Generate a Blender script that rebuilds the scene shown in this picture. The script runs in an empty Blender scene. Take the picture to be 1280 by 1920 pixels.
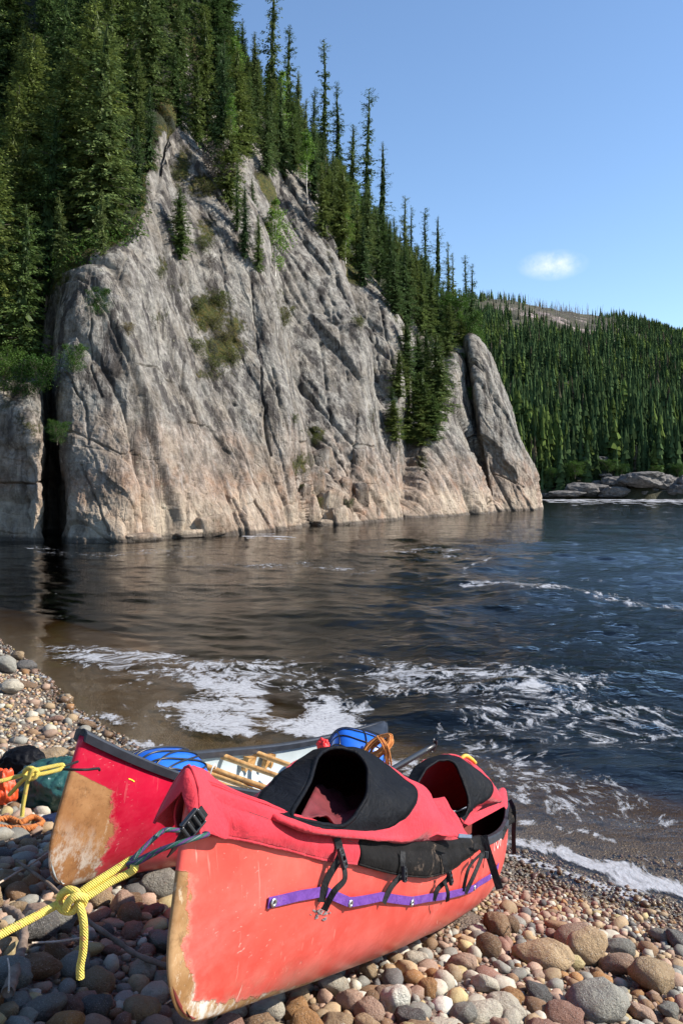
import bpy, bmesh, math, random
import numpy as np
from mathutils import Vector, Matrix
R = math.radians
random.seed(7); RNG = np.random.default_rng(11)
SC = bpy.context.scene
COL = SC.collection
# ------------------------------------------------------------------ camera
CAMZ, FPX, HOR = 2.6, 1600.0, 908.0
cam_d = bpy.data.cameras.new('camera'); cam = bpy.data.objects.new('camera', cam_d); COL.objects.link(cam)
cam.location = (0, 0, CAMZ); cam.rotation_euler = (R(90), 0, 0)
cam_d.sensor_fit = 'VERTICAL'; cam_d.sensor_height = 36.0; cam_d.sensor_width = 24.0
cam_d.lens = FPX/1920*36.0; cam_d.shift_y = -(960-HOR)/1920
cam_d.clip_start = 0.05; cam_d.clip_end = 3000
SC.camera = cam
SC.render.resolution_x = 682; SC.render.resolution_y = 1024
# ------------------------------------------------------------------ light
SUN_EL, SUN_AZ = 35.0, 90.5          # azimuth from +Y (view direction) clockwise
world = bpy.data.worlds.new('World'); SC.world = world; world.use_nodes = True
wn = world.node_tree; wn.nodes.clear()
w_out = wn.nodes.new('ShaderNodeOutputWorld'); w_bg = wn.nodes.new('ShaderNodeBackground')
w_sky = wn.nodes.new('ShaderNodeTexSky'); w_sky.sky_type = 'NISHITA'; w_sky.sun_disc = False
w_sky.sun_elevation = R(SUN_EL); w_sky.sun_rotation = R(SUN_AZ)
w_sky.air_density = 1.0; w_sky.dust_density = 0.0; w_sky.ozone_density = 3.6
w_bg.inputs[1].default_value = 0.12
def wnode(t, **k):
    n = wn.nodes.new(t)
    for a, b in k.items(): setattr(n, a, b)
    return n
# one small cloud far away in the sky, low over the hill
w_tc = wnode('ShaderNodeTexCoord'); w_nz = wnode('ShaderNodeTexNoise'); w_nz.inputs['Scale'].default_value = 48; w_nz.inputs['Detail'].default_value = 7; w_nz.inputs['Roughness'].default_value = .62
cd = Vector(((1035-640)/FPX, 1, (HOR-497)/FPX)).normalized()
sub = wnode('ShaderNodeVectorMath', operation='SUBTRACT'); sub.inputs[1].default_value = cd
mul = wnode('ShaderNodeVectorMath', operation='MULTIPLY'); mul.inputs[1].default_value = (1, 1, 2.3)
ln = wnode('ShaderNodeVectorMath', operation='LENGTH')
nrm = wnode('ShaderNodeVectorMath', operation='NORMALIZE')
wn.links.new(w_tc.outputs['Generated'], nrm.inputs[0]); wn.links.new(nrm.outputs[0], sub.inputs[0])
wn.links.new(nrm.outputs[0], w_nz.inputs['Vector'])
wn.links.new(sub.outputs[0], mul.inputs[0]); wn.links.new(mul.outputs[0], ln.inputs[0])
m1 = wnode('ShaderNodeMapRange'); m1.inputs[1].default_value = 0.040; m1.inputs[2].default_value = 0.004
m1.inputs[3].default_value = 0; m1.inputs[4].default_value = 1
wn.links.new(ln.outputs['Value'], m1.inputs[0])
ma = wnode('ShaderNodeMath', operation='MULTIPLY_ADD'); wn.links.new(w_nz.outputs[0], ma.inputs[0]); ma.inputs[1].default_value = 3.4; ma.inputs[2].default_value = -1.15
mm = wnode('ShaderNodeMath', operation='MULTIPLY'); mm.use_clamp = True
wn.links.new(m1.outputs[0], mm.inputs[0]); wn.links.new(ma.outputs[0], mm.inputs[1])
mp = wnode('ShaderNodeMath', operation='MULTIPLY'); wn.links.new(mm.outputs[0], mp.inputs[0]); mp.inputs[1].default_value = 0.6; mp.use_clamp = True
mx = wnode('ShaderNodeMix', data_type='RGBA'); wn.links.new(mp.outputs[0], mx.inputs[0]); wn.links.new(w_sky.outputs[0], mx.inputs[6]); mx.inputs[7].default_value = (6.0, 6.1, 6.5, 1)
wn.links.new(mx.outputs[2], w_bg.inputs[0]); wn.links.new(w_bg.outputs[0], w_out.inputs[0])
sun_d = bpy.data.lights.new('sun', 'SUN'); sun = bpy.data.objects.new('sun', sun_d); COL.objects.link(sun)
sun_d.energy = 4.8; sun_d.angle = R(0.53); sun_d.color = (1.0, 0.94, 0.86)
sdir = Vector((math.sin(R(SUN_AZ))*math.cos(R(SUN_EL)), math.cos(R(SUN_AZ))*math.cos(R(SUN_EL)), math.sin(R(SUN_EL))))
sun.rotation_euler = sdir.to_track_quat('Z', 'Y').to_euler()
SC.view_settings.view_transform = 'Standard'; SC.view_settings.look = 'None'
SC.view_settings.exposure = 0.85; SC.view_settings.gamma = 1.0
SC.render.engine = 'CYCLES'
SC.cycles.use_denoising = True; SC.cycles.max_bounces = 6; SC.cycles.transparent_max_bounces = 12
SC.cycles.caustics_reflective = False; SC.cycles.caustics_refractive = False

# ------------------------------------------------------------------ numeric helpers
def P(x, y, D):
    return np.array([(x-640.0)*D/FPX, D, CAMZ-(y-HOR)*D/FPX])
def PP(pts): return np.array([P(*p) for p in pts])
def W0(x, y):                       # point of the water plane seen at a photo position
    D = CAMZ*FPX/(y-HOR); return np.array([(x-640.0)*D/FPX, D, 0.0])
_perm = np.random.default_rng(5).permutation(256).astype(np.int64); _perm = np.concatenate([_perm, _perm])
_g = np.random.default_rng(6).normal(size=(256, 3)); _g /= np.linalg.norm(_g, axis=1)[:, None]
def perlin(p):
    p = np.asarray(p, float); i = np.floor(p).astype(np.int64); f = p-i; i &= 255
    u = f*f*f*(f*(f*6-15)+10); out = 0
    for dx in (0, 1):
        for dy in (0, 1):
            for dz in (0, 1):
                h = _perm[_perm[_perm[(i[..., 0]+dx) & 255]+((i[..., 1]+dy) & 255)]+((i[..., 2]+dz) & 255)]
                g = _g[h]
                d = g[..., 0]*(f[..., 0]-dx)+g[..., 1]*(f[..., 1]-dy)+g[..., 2]*(f[..., 2]-dz)
                w = (u[..., 0] if dx else 1-u[..., 0])*(u[..., 1] if dy else 1-u[..., 1])*(u[..., 2] if dz else 1-u[..., 2])
                out = out+w*d
    return out*1.5
def fbm(p, octv=4, gain=0.5, lac=2.03):
    p = np.asarray(p, float); a, s, out = 1.0, 0.0, 0.0
    for k in range(octv):
        out = out+a*perlin(p+k*17.3); s += a; a *= gain; p = p*lac
    return out/s
def sstep(a, b, x):
    t = np.clip((x-a)/(b-a), 0, 1); return t*t*(3-2*t)
def crom(pts, n, closed=False):     # Catmull-Rom resample
    pts = np.asarray(pts, float); m = len(pts)
    if closed: t = np.arange(n)*m/n
    else: t = np.linspace(0, m-1, n)
    i = np.minimum(np.floor(t).astype(int), m-1 if closed else m-2); f = (t-i)[:, None]
    if closed: g = lambda k: pts[k % m]
    else: g = lambda k: pts[np.clip(k, 0, m-1)]
    a, b, c, d = g(i-1), g(i), g(i+1), g(i+2)
    return 0.5*((2*b)+(-a+c)*f+(2*a-5*b+4*c-d)*f**2+(-a+3*b-3*c+d)*f**3)

# ------------------------------------------------------------------ object helpers
ORG = {}
def tag(o, label=None, cat=None, group=None, kind=None):
    if label: o['label'] = label
    if cat: o['category'] = cat
    if group: o['group'] = group
    if kind: o['kind'] = kind
    return o
def empty(name, loc, label, cat, group=None):
    o = bpy.data.objects.new(name, None); COL.objects.link(o); o.location = loc; o.empty_display_size = 0.1
    ORG[o.name] = np.array(loc, float); return tag(o, label, cat, group)
def build(name, V, F, mat, parent=None, smooth=True, attrs=None, cols=None, origin=None, sharp=None):
    """V (n,3) world coordinates; F (m,k) index array or list of arrays of k-gons."""
    V = np.asarray(V, float)
    if parent is not None: org = ORG[parent.name]
    elif origin is not None: org = np.asarray(origin, float)
    else: org = np.zeros(3)
    me = bpy.data.meshes.new(name)
    Fs = [np.asarray(f) for f in (F if isinstance(F, list) else [F]) if len(f)]
    me.vertices.add(len(V)); me.vertices.foreach_set('co', (V-org).astype(np.float32).ravel())
    tot = sum(f.size for f in Fs); npoly = sum(len(f) for f in Fs)
    me.loops.add(tot); me.polygons.add(npoly)
    me.loops.foreach_set('vertex_index', np.concatenate([f.ravel() for f in Fs]).astype(np.int32))
    cnt = np.concatenate([np.full(len(f), f.shape[1]) for f in Fs]); st = np.concatenate([[0], np.cumsum(cnt)[:-1]])
    me.polygons.foreach_set('loop_start', st.astype(np.int32))
    me.update(calc_edges=True); me.validate()
    me.polygons.foreach_set('use_smooth', np.full(len(me.polygons), bool(smooth)))
    for k, a in (attrs or {}).items():
        at = me.attributes.new(k, 'FLOAT', 'POINT'); at.data.foreach_set('value', np.asarray(a, np.float32).ravel())
    if cols is not None:
        at = me.color_attributes.new('col', 'FLOAT_COLOR', 'POINT')
        c4 = np.ones((len(V), 4), np.float32); c4[:, :3] = cols; at.data.foreach_set('color', c4.ravel())
    for m in (mat if isinstance(mat, (list, tuple)) else [mat]): me.materials.append(m)
    o = bpy.data.objects.new(name, me); COL.objects.link(o)
    if parent is not None: o.parent = parent
    else: o.location = org
    ORG[o.name] = org
    return o
def gridF(nu, nv, cu=False, cv=False, off=0):
    i = np.arange(nu if cu else nu-1); j = np.arange(nv if cv else nv-1)
    I, J = np.meshgrid(i, j, indexing='ij'); I2, J2 = (I+1) % nu, (J+1) % nv
    return np.stack([I*nv+J, I2*nv+J, I2*nv+J2, I*nv+J2], -1).reshape(-1, 4)+off
class MB:
    def __init__(s): s.V = []; s.F = []; s.n = 0; s.C = []
    def add(s, V, F, col=None):
        V = np.asarray(V, float); F = F if isinstance(F, list) else [F]
        for f in F: s.F.append(np.asarray(f)+s.n)
        s.V.append(V); s.n += len(V)
        if col is not None: s.C.append(np.tile(col, (len(V), 1)))
        return s
    def merged(s):
        V = np.concatenate(s.V); ks = {}
        for f in s.F: ks.setdefault(f.shape[1], []).append(f)
        return V, [np.concatenate(v) for v in ks.values()]
    def build(s, name, mat, parent=None, **k):
        V, F = s.merged()
        if s.C: k['cols'] = np.concatenate(s.C)
        return build(name, V, F, mat, parent, **k)
def frames(pts):
    pts = np.asarray(pts, float); T = np.gradient(pts, axis=0); T /= np.linalg.norm(T, axis=1)[:, None]+1e-9
    up = np.array([0, 0, 1.0]) if abs(T[0, 2]) < 0.9 else np.array([1.0, 0, 0])
    N = np.zeros_like(pts); n = up-T[0]*up.dot(T[0]); n /= np.linalg.norm(n); N[0] = n
    for i in range(1, len(pts)):
        n = N[i-1]-T[i]*N[i-1].dot(T[i]); N[i] = n/(np.linalg.norm(n)+1e-9)
    return T, N, np.cross(T, N)
def tube(pts, r, n=8, cap=True, wob=0):
    pts = np.asarray(pts, float); T, N, B = frames(pts); m = len(pts)
    r = np.broadcast_to(np.asarray(r, float), (m,))
    a = np.arange(n)*2*math.pi/n
    V = pts[:, None]+r[:, None, None]*(np.cos(a)[None, :, None]*N[:, None]+np.sin(a)[None, :, None]*B[:, None])
    V = V.reshape(-1, 3); F = [gridF(m, n, cv=True)]
    if cap:
        V = np.concatenate([V, pts[:1], pts[-1:]]); k = m*n; j = np.arange(n); j2 = (j+1) % n
        F.append(np.stack([np.full(n, k), j2, j], 1)); F.append(np.stack([np.full(n, k+1), (m-1)*n+j, (m-1)*n+j2], 1))
    return V, F
def ribbon(pts, nrm, w, th):        # flat strap swept along pts, face normal nrm
    pts = np.asarray(pts, float); m = len(pts); T = np.gradient(pts, axis=0); T /= np.linalg.norm(T, axis=1)[:, None]
    nrm = np.broadcast_to(np.asarray(nrm, float), (m, 3)); nrm = nrm-T*(nrm*T).sum(1)[:, None]; nrm = nrm/np.linalg.norm(nrm, axis=1)[:, None]
    S = np.cross(T, nrm); w = np.broadcast_to(np.asarray(w, float), (m,))[:, None]
    V = np.stack([pts+S*w/2+nrm*th/2, pts-S*w/2+nrm*th/2, pts-S*w/2-nrm*th/2, pts+S*w/2-nrm*th/2], 1).reshape(-1, 3)
    F = [gridF(m, 4, cv=True), np.array([[0, 1, 2, 3], [(m-1)*4+3, (m-1)*4+2, (m-1)*4+1, (m-1)*4]])]
    return V, F
def box(c, ax, ay, az):             # centre, three half-axis vectors
    c, ax, ay, az = (np.asarray(v, float) for v in (c, ax, ay, az))
    V = np.array([c+sx*ax+sy*ay+sz*az for sx in (-1, 1) for sy in (-1, 1) for sz in (-1, 1)])
    return V, np.array([[0, 1, 3, 2], [4, 6, 7, 5], [0, 4, 5, 1], [2, 3, 7, 6], [0, 2, 6, 4], [1, 5, 7, 3]])
def mod_solid(o, th, off=0.0, moff=0):
    m = o.modifiers.new('solid', 'SOLIDIFY'); m.thickness = th; m.offset = off; m.material_offset = moff; m.use_even_offset = False; return o
def mod_bevel(o, w, seg=2):
    m = o.modifiers.new('bevel', 'BEVEL'); m.width = w; m.segments = seg; m.limit_method = 'ANGLE'; return o

# ------------------------------------------------------------------ material helpers
class M:
    def __init__(s, name):
        s.m = bpy.data.materials.new(name); s.m.use_nodes = True; s.t = s.m.node_tree; s.t.nodes.clear()
        s.out = s.n('ShaderNodeOutputMaterial')
    def n(s, t, **k):
        nd = s.t.nodes.new(t)
        for a, b in k.items(): setattr(nd, a, b)
        return nd
    def l(s, a, b):
        if isinstance(a, (int, float)): b.default_value = a
        elif isinstance(a, tuple): b.default_value = a if len(a) != 3 or b.type == 'VECTOR' else (*a, 1)
        else: s.t.links.new(a, b)
    def obj(s): return s.n('ShaderNodeTexCoord').outputs['Object']
    def attr(s, name): return s.n('ShaderNodeAttribute', attribute_name=name).outputs['Fac']
    def noise(s, scale, detail=4, rough=0.55, vec=None, dist=0.0, stretch=None, off=None, col=False):
        v = vec if vec is not None else s.obj()
        if stretch is not None or off is not None:
            mp = s.n('ShaderNodeMapping'); s.l(v, mp.inputs[0]); mp.inputs['Scale'].default_value = stretch or (1, 1, 1)
            mp.inputs['Location'].default_value = off or (0, 0, 0); v = mp.outputs[0]
        nd = s.n('ShaderNodeTexNoise'); s.l(v, nd.inputs['Vector']); nd.inputs['Scale'].default_value = scale
        nd.inputs['Detail'].default_value = detail; nd.inputs['Roughness'].default_value = rough; nd.inputs['Distortion'].default_value = dist
        return nd.outputs[1 if col else 0]
    def voro(s, scale, vec=None, feat='F1', stretch=None, rnd=1.0):
        v = vec if vec is not None else s.obj()
        if stretch is not None:
            mp = s.n('ShaderNodeMapping'); s.l(v, mp.inputs[0]); mp.inputs['Scale'].default_value = stretch; v = mp.outputs[0]
        nd = s.n('ShaderNodeTexVoronoi', feature=feat); s.l(v, nd.inputs['Vector']); nd.inputs['Scale'].default_value = scale; nd.inputs['Randomness'].default_value = rnd
        return nd.outputs['Distance']
    def math(s, op, a, b=0.0, c=None, clamp=False):
        nd = s.n('ShaderNodeMath', operation=op); nd.use_clamp = clamp; s.l(a, nd.inputs[0]); s.l(b, nd.inputs[1])
        if c is not None: s.l(c, nd.inputs[2])
        return nd.outputs[0]
    def rng(s, v, a, b, c=0.0, d=1.0):
        nd = s.n('ShaderNodeMapRange'); s.l(v, nd.inputs[0])
        for i, x in enumerate((a, b, c, d)): s.l(x, nd.inputs[i+1])
        return nd.outputs[0]
    def mix(s, f, a, b, mode='MIX'):
        nd = s.n('ShaderNodeMix', data_type='RGBA', blend_type=mode); s.l(f, nd.inputs[0]); s.l(a, nd.inputs[6]); s.l(b, nd.inputs[7]); return nd.outputs[2]
    def ramp(s, v, stops):
        nd = s.n('ShaderNodeValToRGB'); s.l(v, nd.inputs[0]); cr = nd.color_ramp
        while len(cr.elements) < len(stops): cr.elements.new(0.5)
        for e, (p, c) in zip(cr.elements, stops): e.position = p; e.color = (*c, 1)
        return nd.outputs[0]
    def bump(s, h, strength=0.5, dist=0.01, nrm=None):
        nd = s.n('ShaderNodeBump'); s.l(h, nd.inputs['Height']); nd.inputs['Strength'].default_value = strength; nd.inputs['Distance'].default_value = dist
        if nrm is not None: s.l(nrm, nd.inputs['Normal'])
        return nd.outputs[0]
    def bsdf(s, col, rough=0.6, nrm=None, spec=0.5, metal=0.0, coat=0.0, sheen=0.0):
        b = s.n('ShaderNodeBsdfPrincipled'); s.l(col, b.inputs['Base Color']); s.l(rough, b.inputs['Roughness'])
        s.l(spec, b.inputs['Specular IOR Level']); s.l(metal, b.inputs['Metallic']); s.l(coat, b.inputs['Coat Weight']); s.l(sheen, b.inputs['Sheen Weight'])
        if nrm is not None: s.l(nrm, b.inputs['Normal'])
        return b.outputs[0]
    def fin(s, sh): s.l(sh, s.out.inputs[0]); return s.m
def simple(name, col, rough=0.6, var=0.25, scale=20, bump=0.3, bd=0.003, **k):
    m = M(name); nz = m.noise(scale, 5, 0.6)
    c = m.mix(m.rng(nz, 0.3, 0.7), tuple(v*(1-var) for v in col), tuple(min(1, v*(1+var)) for v in col))
    return m.fin(m.bsdf(c, rough, m.bump(m.noise(scale*3, 4), bump, bd), **k))

# ================================================================== GROUND
SHORE = np.array([(40, -30), (9, -1), (4, 3.3), (2.1, 5.08), (1.16, 6.0), (0, 6.95), (-1.2, 7.7), (-2.06, 8.35), (-3.2, 9.9), (-3.9, 11.2), (-4.9, 12.8), (-5.9, 14.4), (-8.5, 17), (-14, 22), (-22, 28), (-60, 40)], float)
LAND = np.concatenate([SHORE, [(-200, 40), (-200, -100), (40, -100)]])
def shore_dist(x, y):
    x = np.asarray(x, float); y = np.asarray(y, float); best = np.full(x.shape, 1e9)
    for a, b in zip(SHORE[:-1], SHORE[1:]):
        ab = b-a; t = np.clip(((x-a[0])*ab[0]+(y-a[1])*ab[1])/ab.dot(ab), 0, 1)
        best = np.minimum(best, np.hypot(x-a[0]-t*ab[0], y-a[1]-t*ab[1]))
    ins = np.zeros(x.shape, bool); n = len(LAND)
    for i in range(n):
        x1, y1 = LAND[i]; x2, y2 = LAND[(i+1) % n]
        if y1 == y2: continue
        c = ((y1 > y) != (y2 > y)) & (x < (x2-x1)*(y-y1)/(y2-y1)+x1); ins ^= c
    return np.where(ins, best, -best)
def ground_z(x, y):
    d = shore_dist(x, y); x = np.asarray(x, float); y = np.asarray(y, float)
    p = np.stack([x, y, np.zeros_like(x)], -1)
    d = d+fbm(p*0.9+3, 3)*0.16
    land = 0.26*d+0.011*np.minimum(d, 6)**2; land = np.where(d > 6, 1.956+0.1*(d-6), land)-0.09*np.exp(-((x-.95)**2+(y-5.2)**2)/.3)
    k = -d; wat = -np.where(k < 2.2, 0.085*k, np.where(k < 6, 0.187+0.30*(k-2.2), np.minimum(1.327+0.4*(k-6), 3.2)))
    far = np.exp(-np.maximum(np.abs(d)-12, 0)/6)
    return np.where(d > 0, land, wat)+far*(fbm(p*2.2, 4)*0.05+fbm(p*9, 3)*0.010)*np.clip((d+0.2)*3, 0.25, 1)
def gnoise_mat():
    m = M('beach_gravel'); ob = m.obj()
    v1 = m.n('ShaderNodeTexVoronoi'); m.l(ob, v1.inputs['Vector']); v1.inputs['Scale'].default_value = 75
    v2 = m.n('ShaderNodeTexVoronoi'); m.l(ob, v2.inputs['Vector']); v2.inputs['Scale'].default_value = 32
    sep = m.n('ShaderNodeSeparateColor'); m.l(v1.outputs['Color'], sep.inputs[0])
    cA = m.ramp(sep.outputs[0], [(0.0, (0.0492, 0.0328, 0.0246)), (0.35, (0.1394, 0.0902, 0.0615)), (0.6, (0.1968, 0.1558, 0.123)), (0.8, (0.1148, 0.0984, 0.0861)), (1.0, (0.2706, 0.2378, 0.205))])
    sand = m.ramp(m.noise(160, 3, vec=ob), [(0.3, (0.1066, 0.0738, 0.0492)), (0.7, (0.1886, 0.1394, 0.1025))])
    col = m.mix(m.rng(m.noise(3.0, 4, vec=ob), 0.42, 0.6), cA, sand)
    sx = m.n('ShaderNodeSeparateXYZ'); m.l(ob, sx.inputs[0])
    wet = m.rng(m.math('ADD', sx.outputs[2], m.math('MULTIPLY', m.noise(2.0, 3, vec=ob), 0.10)), 0.17, 0.05)
    col = m.mix(m.math('MULTIPLY', wet, 0.65), col, m.mix(1.0, col, m.mix(m.rng(sx.outputs[2], 0.01, -0.02), (0.30, 0.22, 0.16), (.85, .60, .38)), 'MULTIPLY'), 'MIX')
    h = m.math('ADD', m.math('MULTIPLY', v1.outputs['Distance'], -1.0), m.math('MULTIPLY', v2.outputs['Distance'], -0.8))
    h = m.math('ADD', h, m.math('MULTIPLY', m.noise(220, 3, vec=ob), 0.3))
    col = m.mix(m.rng(m.math('ADD', sx.outputs[2], m.math('MULTIPLY', m.noise(5, 4, vec=ob), .05)), 0.075, 0.035, 0, .86), col, m.ramp(m.noise(7, 6, .7, vec=ob), [(.3, (.085, .062, .036)), (.6, (.15, .112, .068)), (.8, (.21, .16, .10))]))
    return m.fin(m.bsdf(col, m.rng(wet, 0, 1, 0.85, 0.3), m.bump(h, 0.9, 0.012)))
def make_ground():
    rr = np.concatenate([np.geomspace(0.7, 30, 520), np.geomspace(31, 1400, 60)]); aa = np.radians(np.linspace(-82, 82, 420))
    Rr, A = np.meshgrid(rr, aa, indexing='ij'); X = Rr*np.sin(A); Y = Rr*np.cos(A)
    Z = ground_z(X, Y)
    o = build('ground', np.stack([X, Y, Z], -1).reshape(-1, 3), gridF(len(rr), len(aa))[:, ::-1], gnoise_mat())
    tag(o, 'sloping shore of cobbles, coarse gravel and wet sand under the canoes', 'beach', kind='structure')
make_ground()

# ================================================================== WATER
def foam_density(X, Y):
    Yc = np.maximum(Y, 0.5); xp = 640+FPX*X/Yc; yp = HOR+CAMZ*FPX/Yc
    p = np.stack([X, Y, np.zeros_like(X)], -1)
    wx = fbm(p*0.35, 3)*60; wy = fbm(p*0.35+40, 3)*22; x = xp+wx; y = yp+wy
    def g(cx, cy, sx, sy, a=0.0, s=1.0, pw=2):
        c, q = math.cos(R(a)), math.sin(R(a)); u = (x-cx)*c+(y-cy)*q; v = -(x-cx)*q+(y-cy)*c
        return s*np.exp(-(np.abs(u/sx)**pw+np.abs(v/sy)**pw))
    def line(pts, w, s):
        d = np.full(x.shape, 1e9)
        for a, b in zip(pts[:-1], pts[1:]):
            a = np.array(a, float); b = np.array(b, float); ab = b-a
            t = np.clip(((x-a[0])*ab[0]+(y-a[1])*ab[1])/ab.dot(ab), 0, 1); d = np.minimum(d, np.hypot(x-a[0]-t*ab[0], (y-a[1]-t*ab[1])))
        return s*np.exp(-(d/w)**2)
    f = np.zeros_like(X)
    for q in (g(520, 1325, 210, 55, 8, .74, 4), g(600, 1345, 110, 34, 4, .84, 4), g(400, 1345, 110, 26, 4, .82, 4), g(420, 1275, 260, 38, 3, .66, 4), g(230, 1235, 170, 28, 5, .62, 4), g(330, 1335, 90, 22, 0, .6),
              g(200, 1350, 90, 14, 14, .7), g(260, 1395, 90, 14, 5, .7), g(600, 1350, 120, 28, 0, .95, 4),
              g(890, 1280, 310, 42, 4, .61, 4), g(1080, 1270, 60, 24, 20, .3), g(1100, 1360, 260, 66, 8, .53, 4), g(1220, 1385, 90, 40, 0, .25),
              line([(860, 1092), (960, 1100), (1060, 1108), (1160, 1125), (1290, 1132)], 8, .56), line([(700, 1035), (800, 1032), (900, 1045), (870, 1085)], 8, .52),
              line([(470, 1007), (560, 1010)], 5, .75), line([(380, 1060), (560, 1060), (800, 1080)], 9, .46), line([(60, 1035), (300, 1042), (420, 1030)], 8, .42),
              line([(1015, 936), (1290, 938)], 4.5, 1.1), line([(1060, 955), (1290, 960)], 4, .45), line([(1100, 980), (1290, 975)], 4, .42),
              g(1010, 1470, 150, 70, 25, .55, 4), g(900, 1400, 130, 50, 10, .48, 4), g(1180, 1530, 160, 36, 22, .56, 4), g(760, 1440, 70, 30, 0, .6, 4), g(690, 1290, 90, 30, 0, .35)):
        f = np.maximum(f, q)
    f = np.maximum(f, 0.22*sstep(1010, 1080, y)*sstep(1600, 1400, y))
    f *= 1-g(545, 1312, 34, 26, 10, .75); f *= 1-g(310, 1285, 46, 16, 5, .7); f *= 1-g(120, 1300, 60, 30, 30, .8); f *= 1-g(420, 1400, 50, 12, 0, .5)
    d = -shore_dist(X, Y); near = sstep(-1.6, 0.2, X)
    band = np.exp(-((d-0.26-fbm(p*1.7, 3)*0.35)/0.17)**2)*near*(.84+.6*fbm(p*2.3+5, 3))
    band = np.maximum(band, np.exp(-((d-.62-fbm(p*1.2+2, 2)*.3)/.13)**2)*near*.62)
    band = np.maximum(band, np.exp(-((d-0.02-fbm(p*1.1+9, 3)*0.12)/0.07)**2)*.8)
    band = np.maximum(band, np.exp(-((d-0.6)/0.3)**2)*near*.35)
    return np.clip(np.maximum(f, band), 0, 1.05)
def water_mat():
    m = M('river_water'); ob = m.obj()
    fo = m.attr('foam'); fi = m.attr('fade')
    # swirled lace of foam: coordinates folded by two layers of noise
    def warp(v, sc, amt, off):
        n = m.noise(sc, 3, 0.5, vec=v, off=off, col=True)
        s = m.n('ShaderNodeVectorMath', operation='SUBTRACT'); m.l(n, s.inputs[0]); s.inputs[1].default_value = (.5, .5, .5)
        k = m.n('ShaderNodeVectorMath', operation='MULTIPLY_ADD'); m.l(s.outputs[0], k.inputs[0]); k.inputs[1].default_value = (amt, amt, 0); m.l(v, k.inputs[2]); return k.outputs[0]
    w1 = warp(ob, 0.55, 1.7, (0, 0, 0)); w2 = warp(w1, 1.9, 0.42, (5, 2, 0))
    st = m.math('ADD', m.math('MULTIPLY', m.noise(1.1, 6, 0.62, vec=w2, stretch=(0.6, 1.1, 1), dist=.5), .38), m.math('MULTIPLY', m.noise(7.0, 6, 0.72, vec=w1, stretch=(1.0, .55, 1), dist=.15), .62))
    lace = m.voro(5.5, vec=w2, feat='DISTANCE_TO_EDGE', stretch=(0.75, 1.25, 1))
    lace2 = m.voro(15, vec=w2, feat='DISTANCE_TO_EDGE')
    ln_ = m.math('ADD', m.rng(lace, 0.0, 0.22, 0.16, -0.10), m.rng(lace2, 0.0, 0.3, 0.12, -0.10))
    v = m.math('ADD', m.math('MULTIPLY', m.rng(st, 0.33, 0.67), 0.88), m.math('MULTIPLY', ln_, .40))
    thr = m.math('SUBTRACT', 1.0, fo)
    foam = m.rng(m.math('SUBTRACT', v, thr), 0.0, 0.20)
    foam = m.math('MULTIPLY', foam, m.rng(fo, 0.12, 0.3), clamp=True)
    solid = m.rng(fo, 0.86, 1.0); fine = m.rng(m.noise(14, 5, 0.7, vec=w1), 0.38, 0.56)
    foam = m.math('MAXIMUM', foam, m.math('MULTIPLY', solid, m.math('MULTIPLY_ADD', fine, 0.6, 0.4)), clamp=True)
    foam = m.math('MULTIPLY', foam, m.rng(m.noise(24, 4, .7, vec=w1), .30, .58, .45, .92))
    # ripples
    r1 = m.noise(3.6, 4, 0.6, vec=ob, stretch=(0.6, 1.15, 1), dist=0.3); r2 = m.noise(8.5, 4, 0.6, vec=ob, stretch=(0.6, 1.1, 1), dist=0.4, off=(3, 1, 0))
    r3 = m.noise(0.7, 2, 0.5, vec=ob, stretch=(0.5, 1.2, 1))
    cal = m.attr('calm')
    h = m.math('ADD', m.math('MULTIPLY', r1, 0.085), m.math('ADD', m.math('MULTIPLY', r2, 0.040), m.math('MULTIPLY', r3, 0.06)))
    h = m.math('MULTIPLY', h, m.math('MULTIPLY', cal, m.rng(cal, .4, 1.0, .95, 1.6)))
    hf = m.math('MULTIPLY_ADD', foam, 0.006, h)
    nb = m.bump(hf, 1.0, 1.0)
    gl = m.n('ShaderNodeBsdfGlossy'); gl.inputs['Roughness'].default_value = 0.05; m.l(nb, gl.inputs['Normal'])
    tr = m.n('ShaderNodeBsdfTransparent'); tr.inputs[0].default_value = (0.93, 0.91, 0.86, 1)
    # Schlick reflectance, the same from both sides of the surface so that sunlight reaches the river bed
    gi = m.n('ShaderNodeNewGeometry').outputs['Incoming']; dt = m.n('ShaderNodeVectorMath', operation='DOT_PRODUCT'); m.l(nb, dt.inputs[0]); m.l(gi, dt.inputs[1])
    fr = m.math('MULTIPLY_ADD', m.math('POWER', m.math('SUBTRACT', 1.0, m.math('ABSOLUTE', dt.outputs['Value']), clamp=True), 5.0), .98, .02, clamp=True)
    ms = m.n('ShaderNodeMixShader'); m.l(fr, ms.inputs[0]); m.l(tr.outputs[0], ms.inputs[1]); m.l(gl.outputs[0], ms.inputs[2])
    fb = m.bump(m.noise(60, 3, vec=ob), 0.5, 0.01)
    fm = m.bsdf((0.44, 0.44, 0.45), 0.6, fb)
    ms2 = m.n('ShaderNodeMixShader'); m.l(foam, ms2.inputs[0]); m.l(ms.outputs[0], ms2.inputs[1]); m.l(fm, ms2.inputs[2])
    m.l(ms2.outputs[0], m.out.inputs[0])
    va = m.n('ShaderNodeVolumeAbsorption'); va.inputs[0].default_value = (0.58, 0.46, 0.24, 1); va.inputs[1].default_value = 2.2
    m.l(va.outputs[0], m.out.inputs[1])
    return m.m
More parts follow.
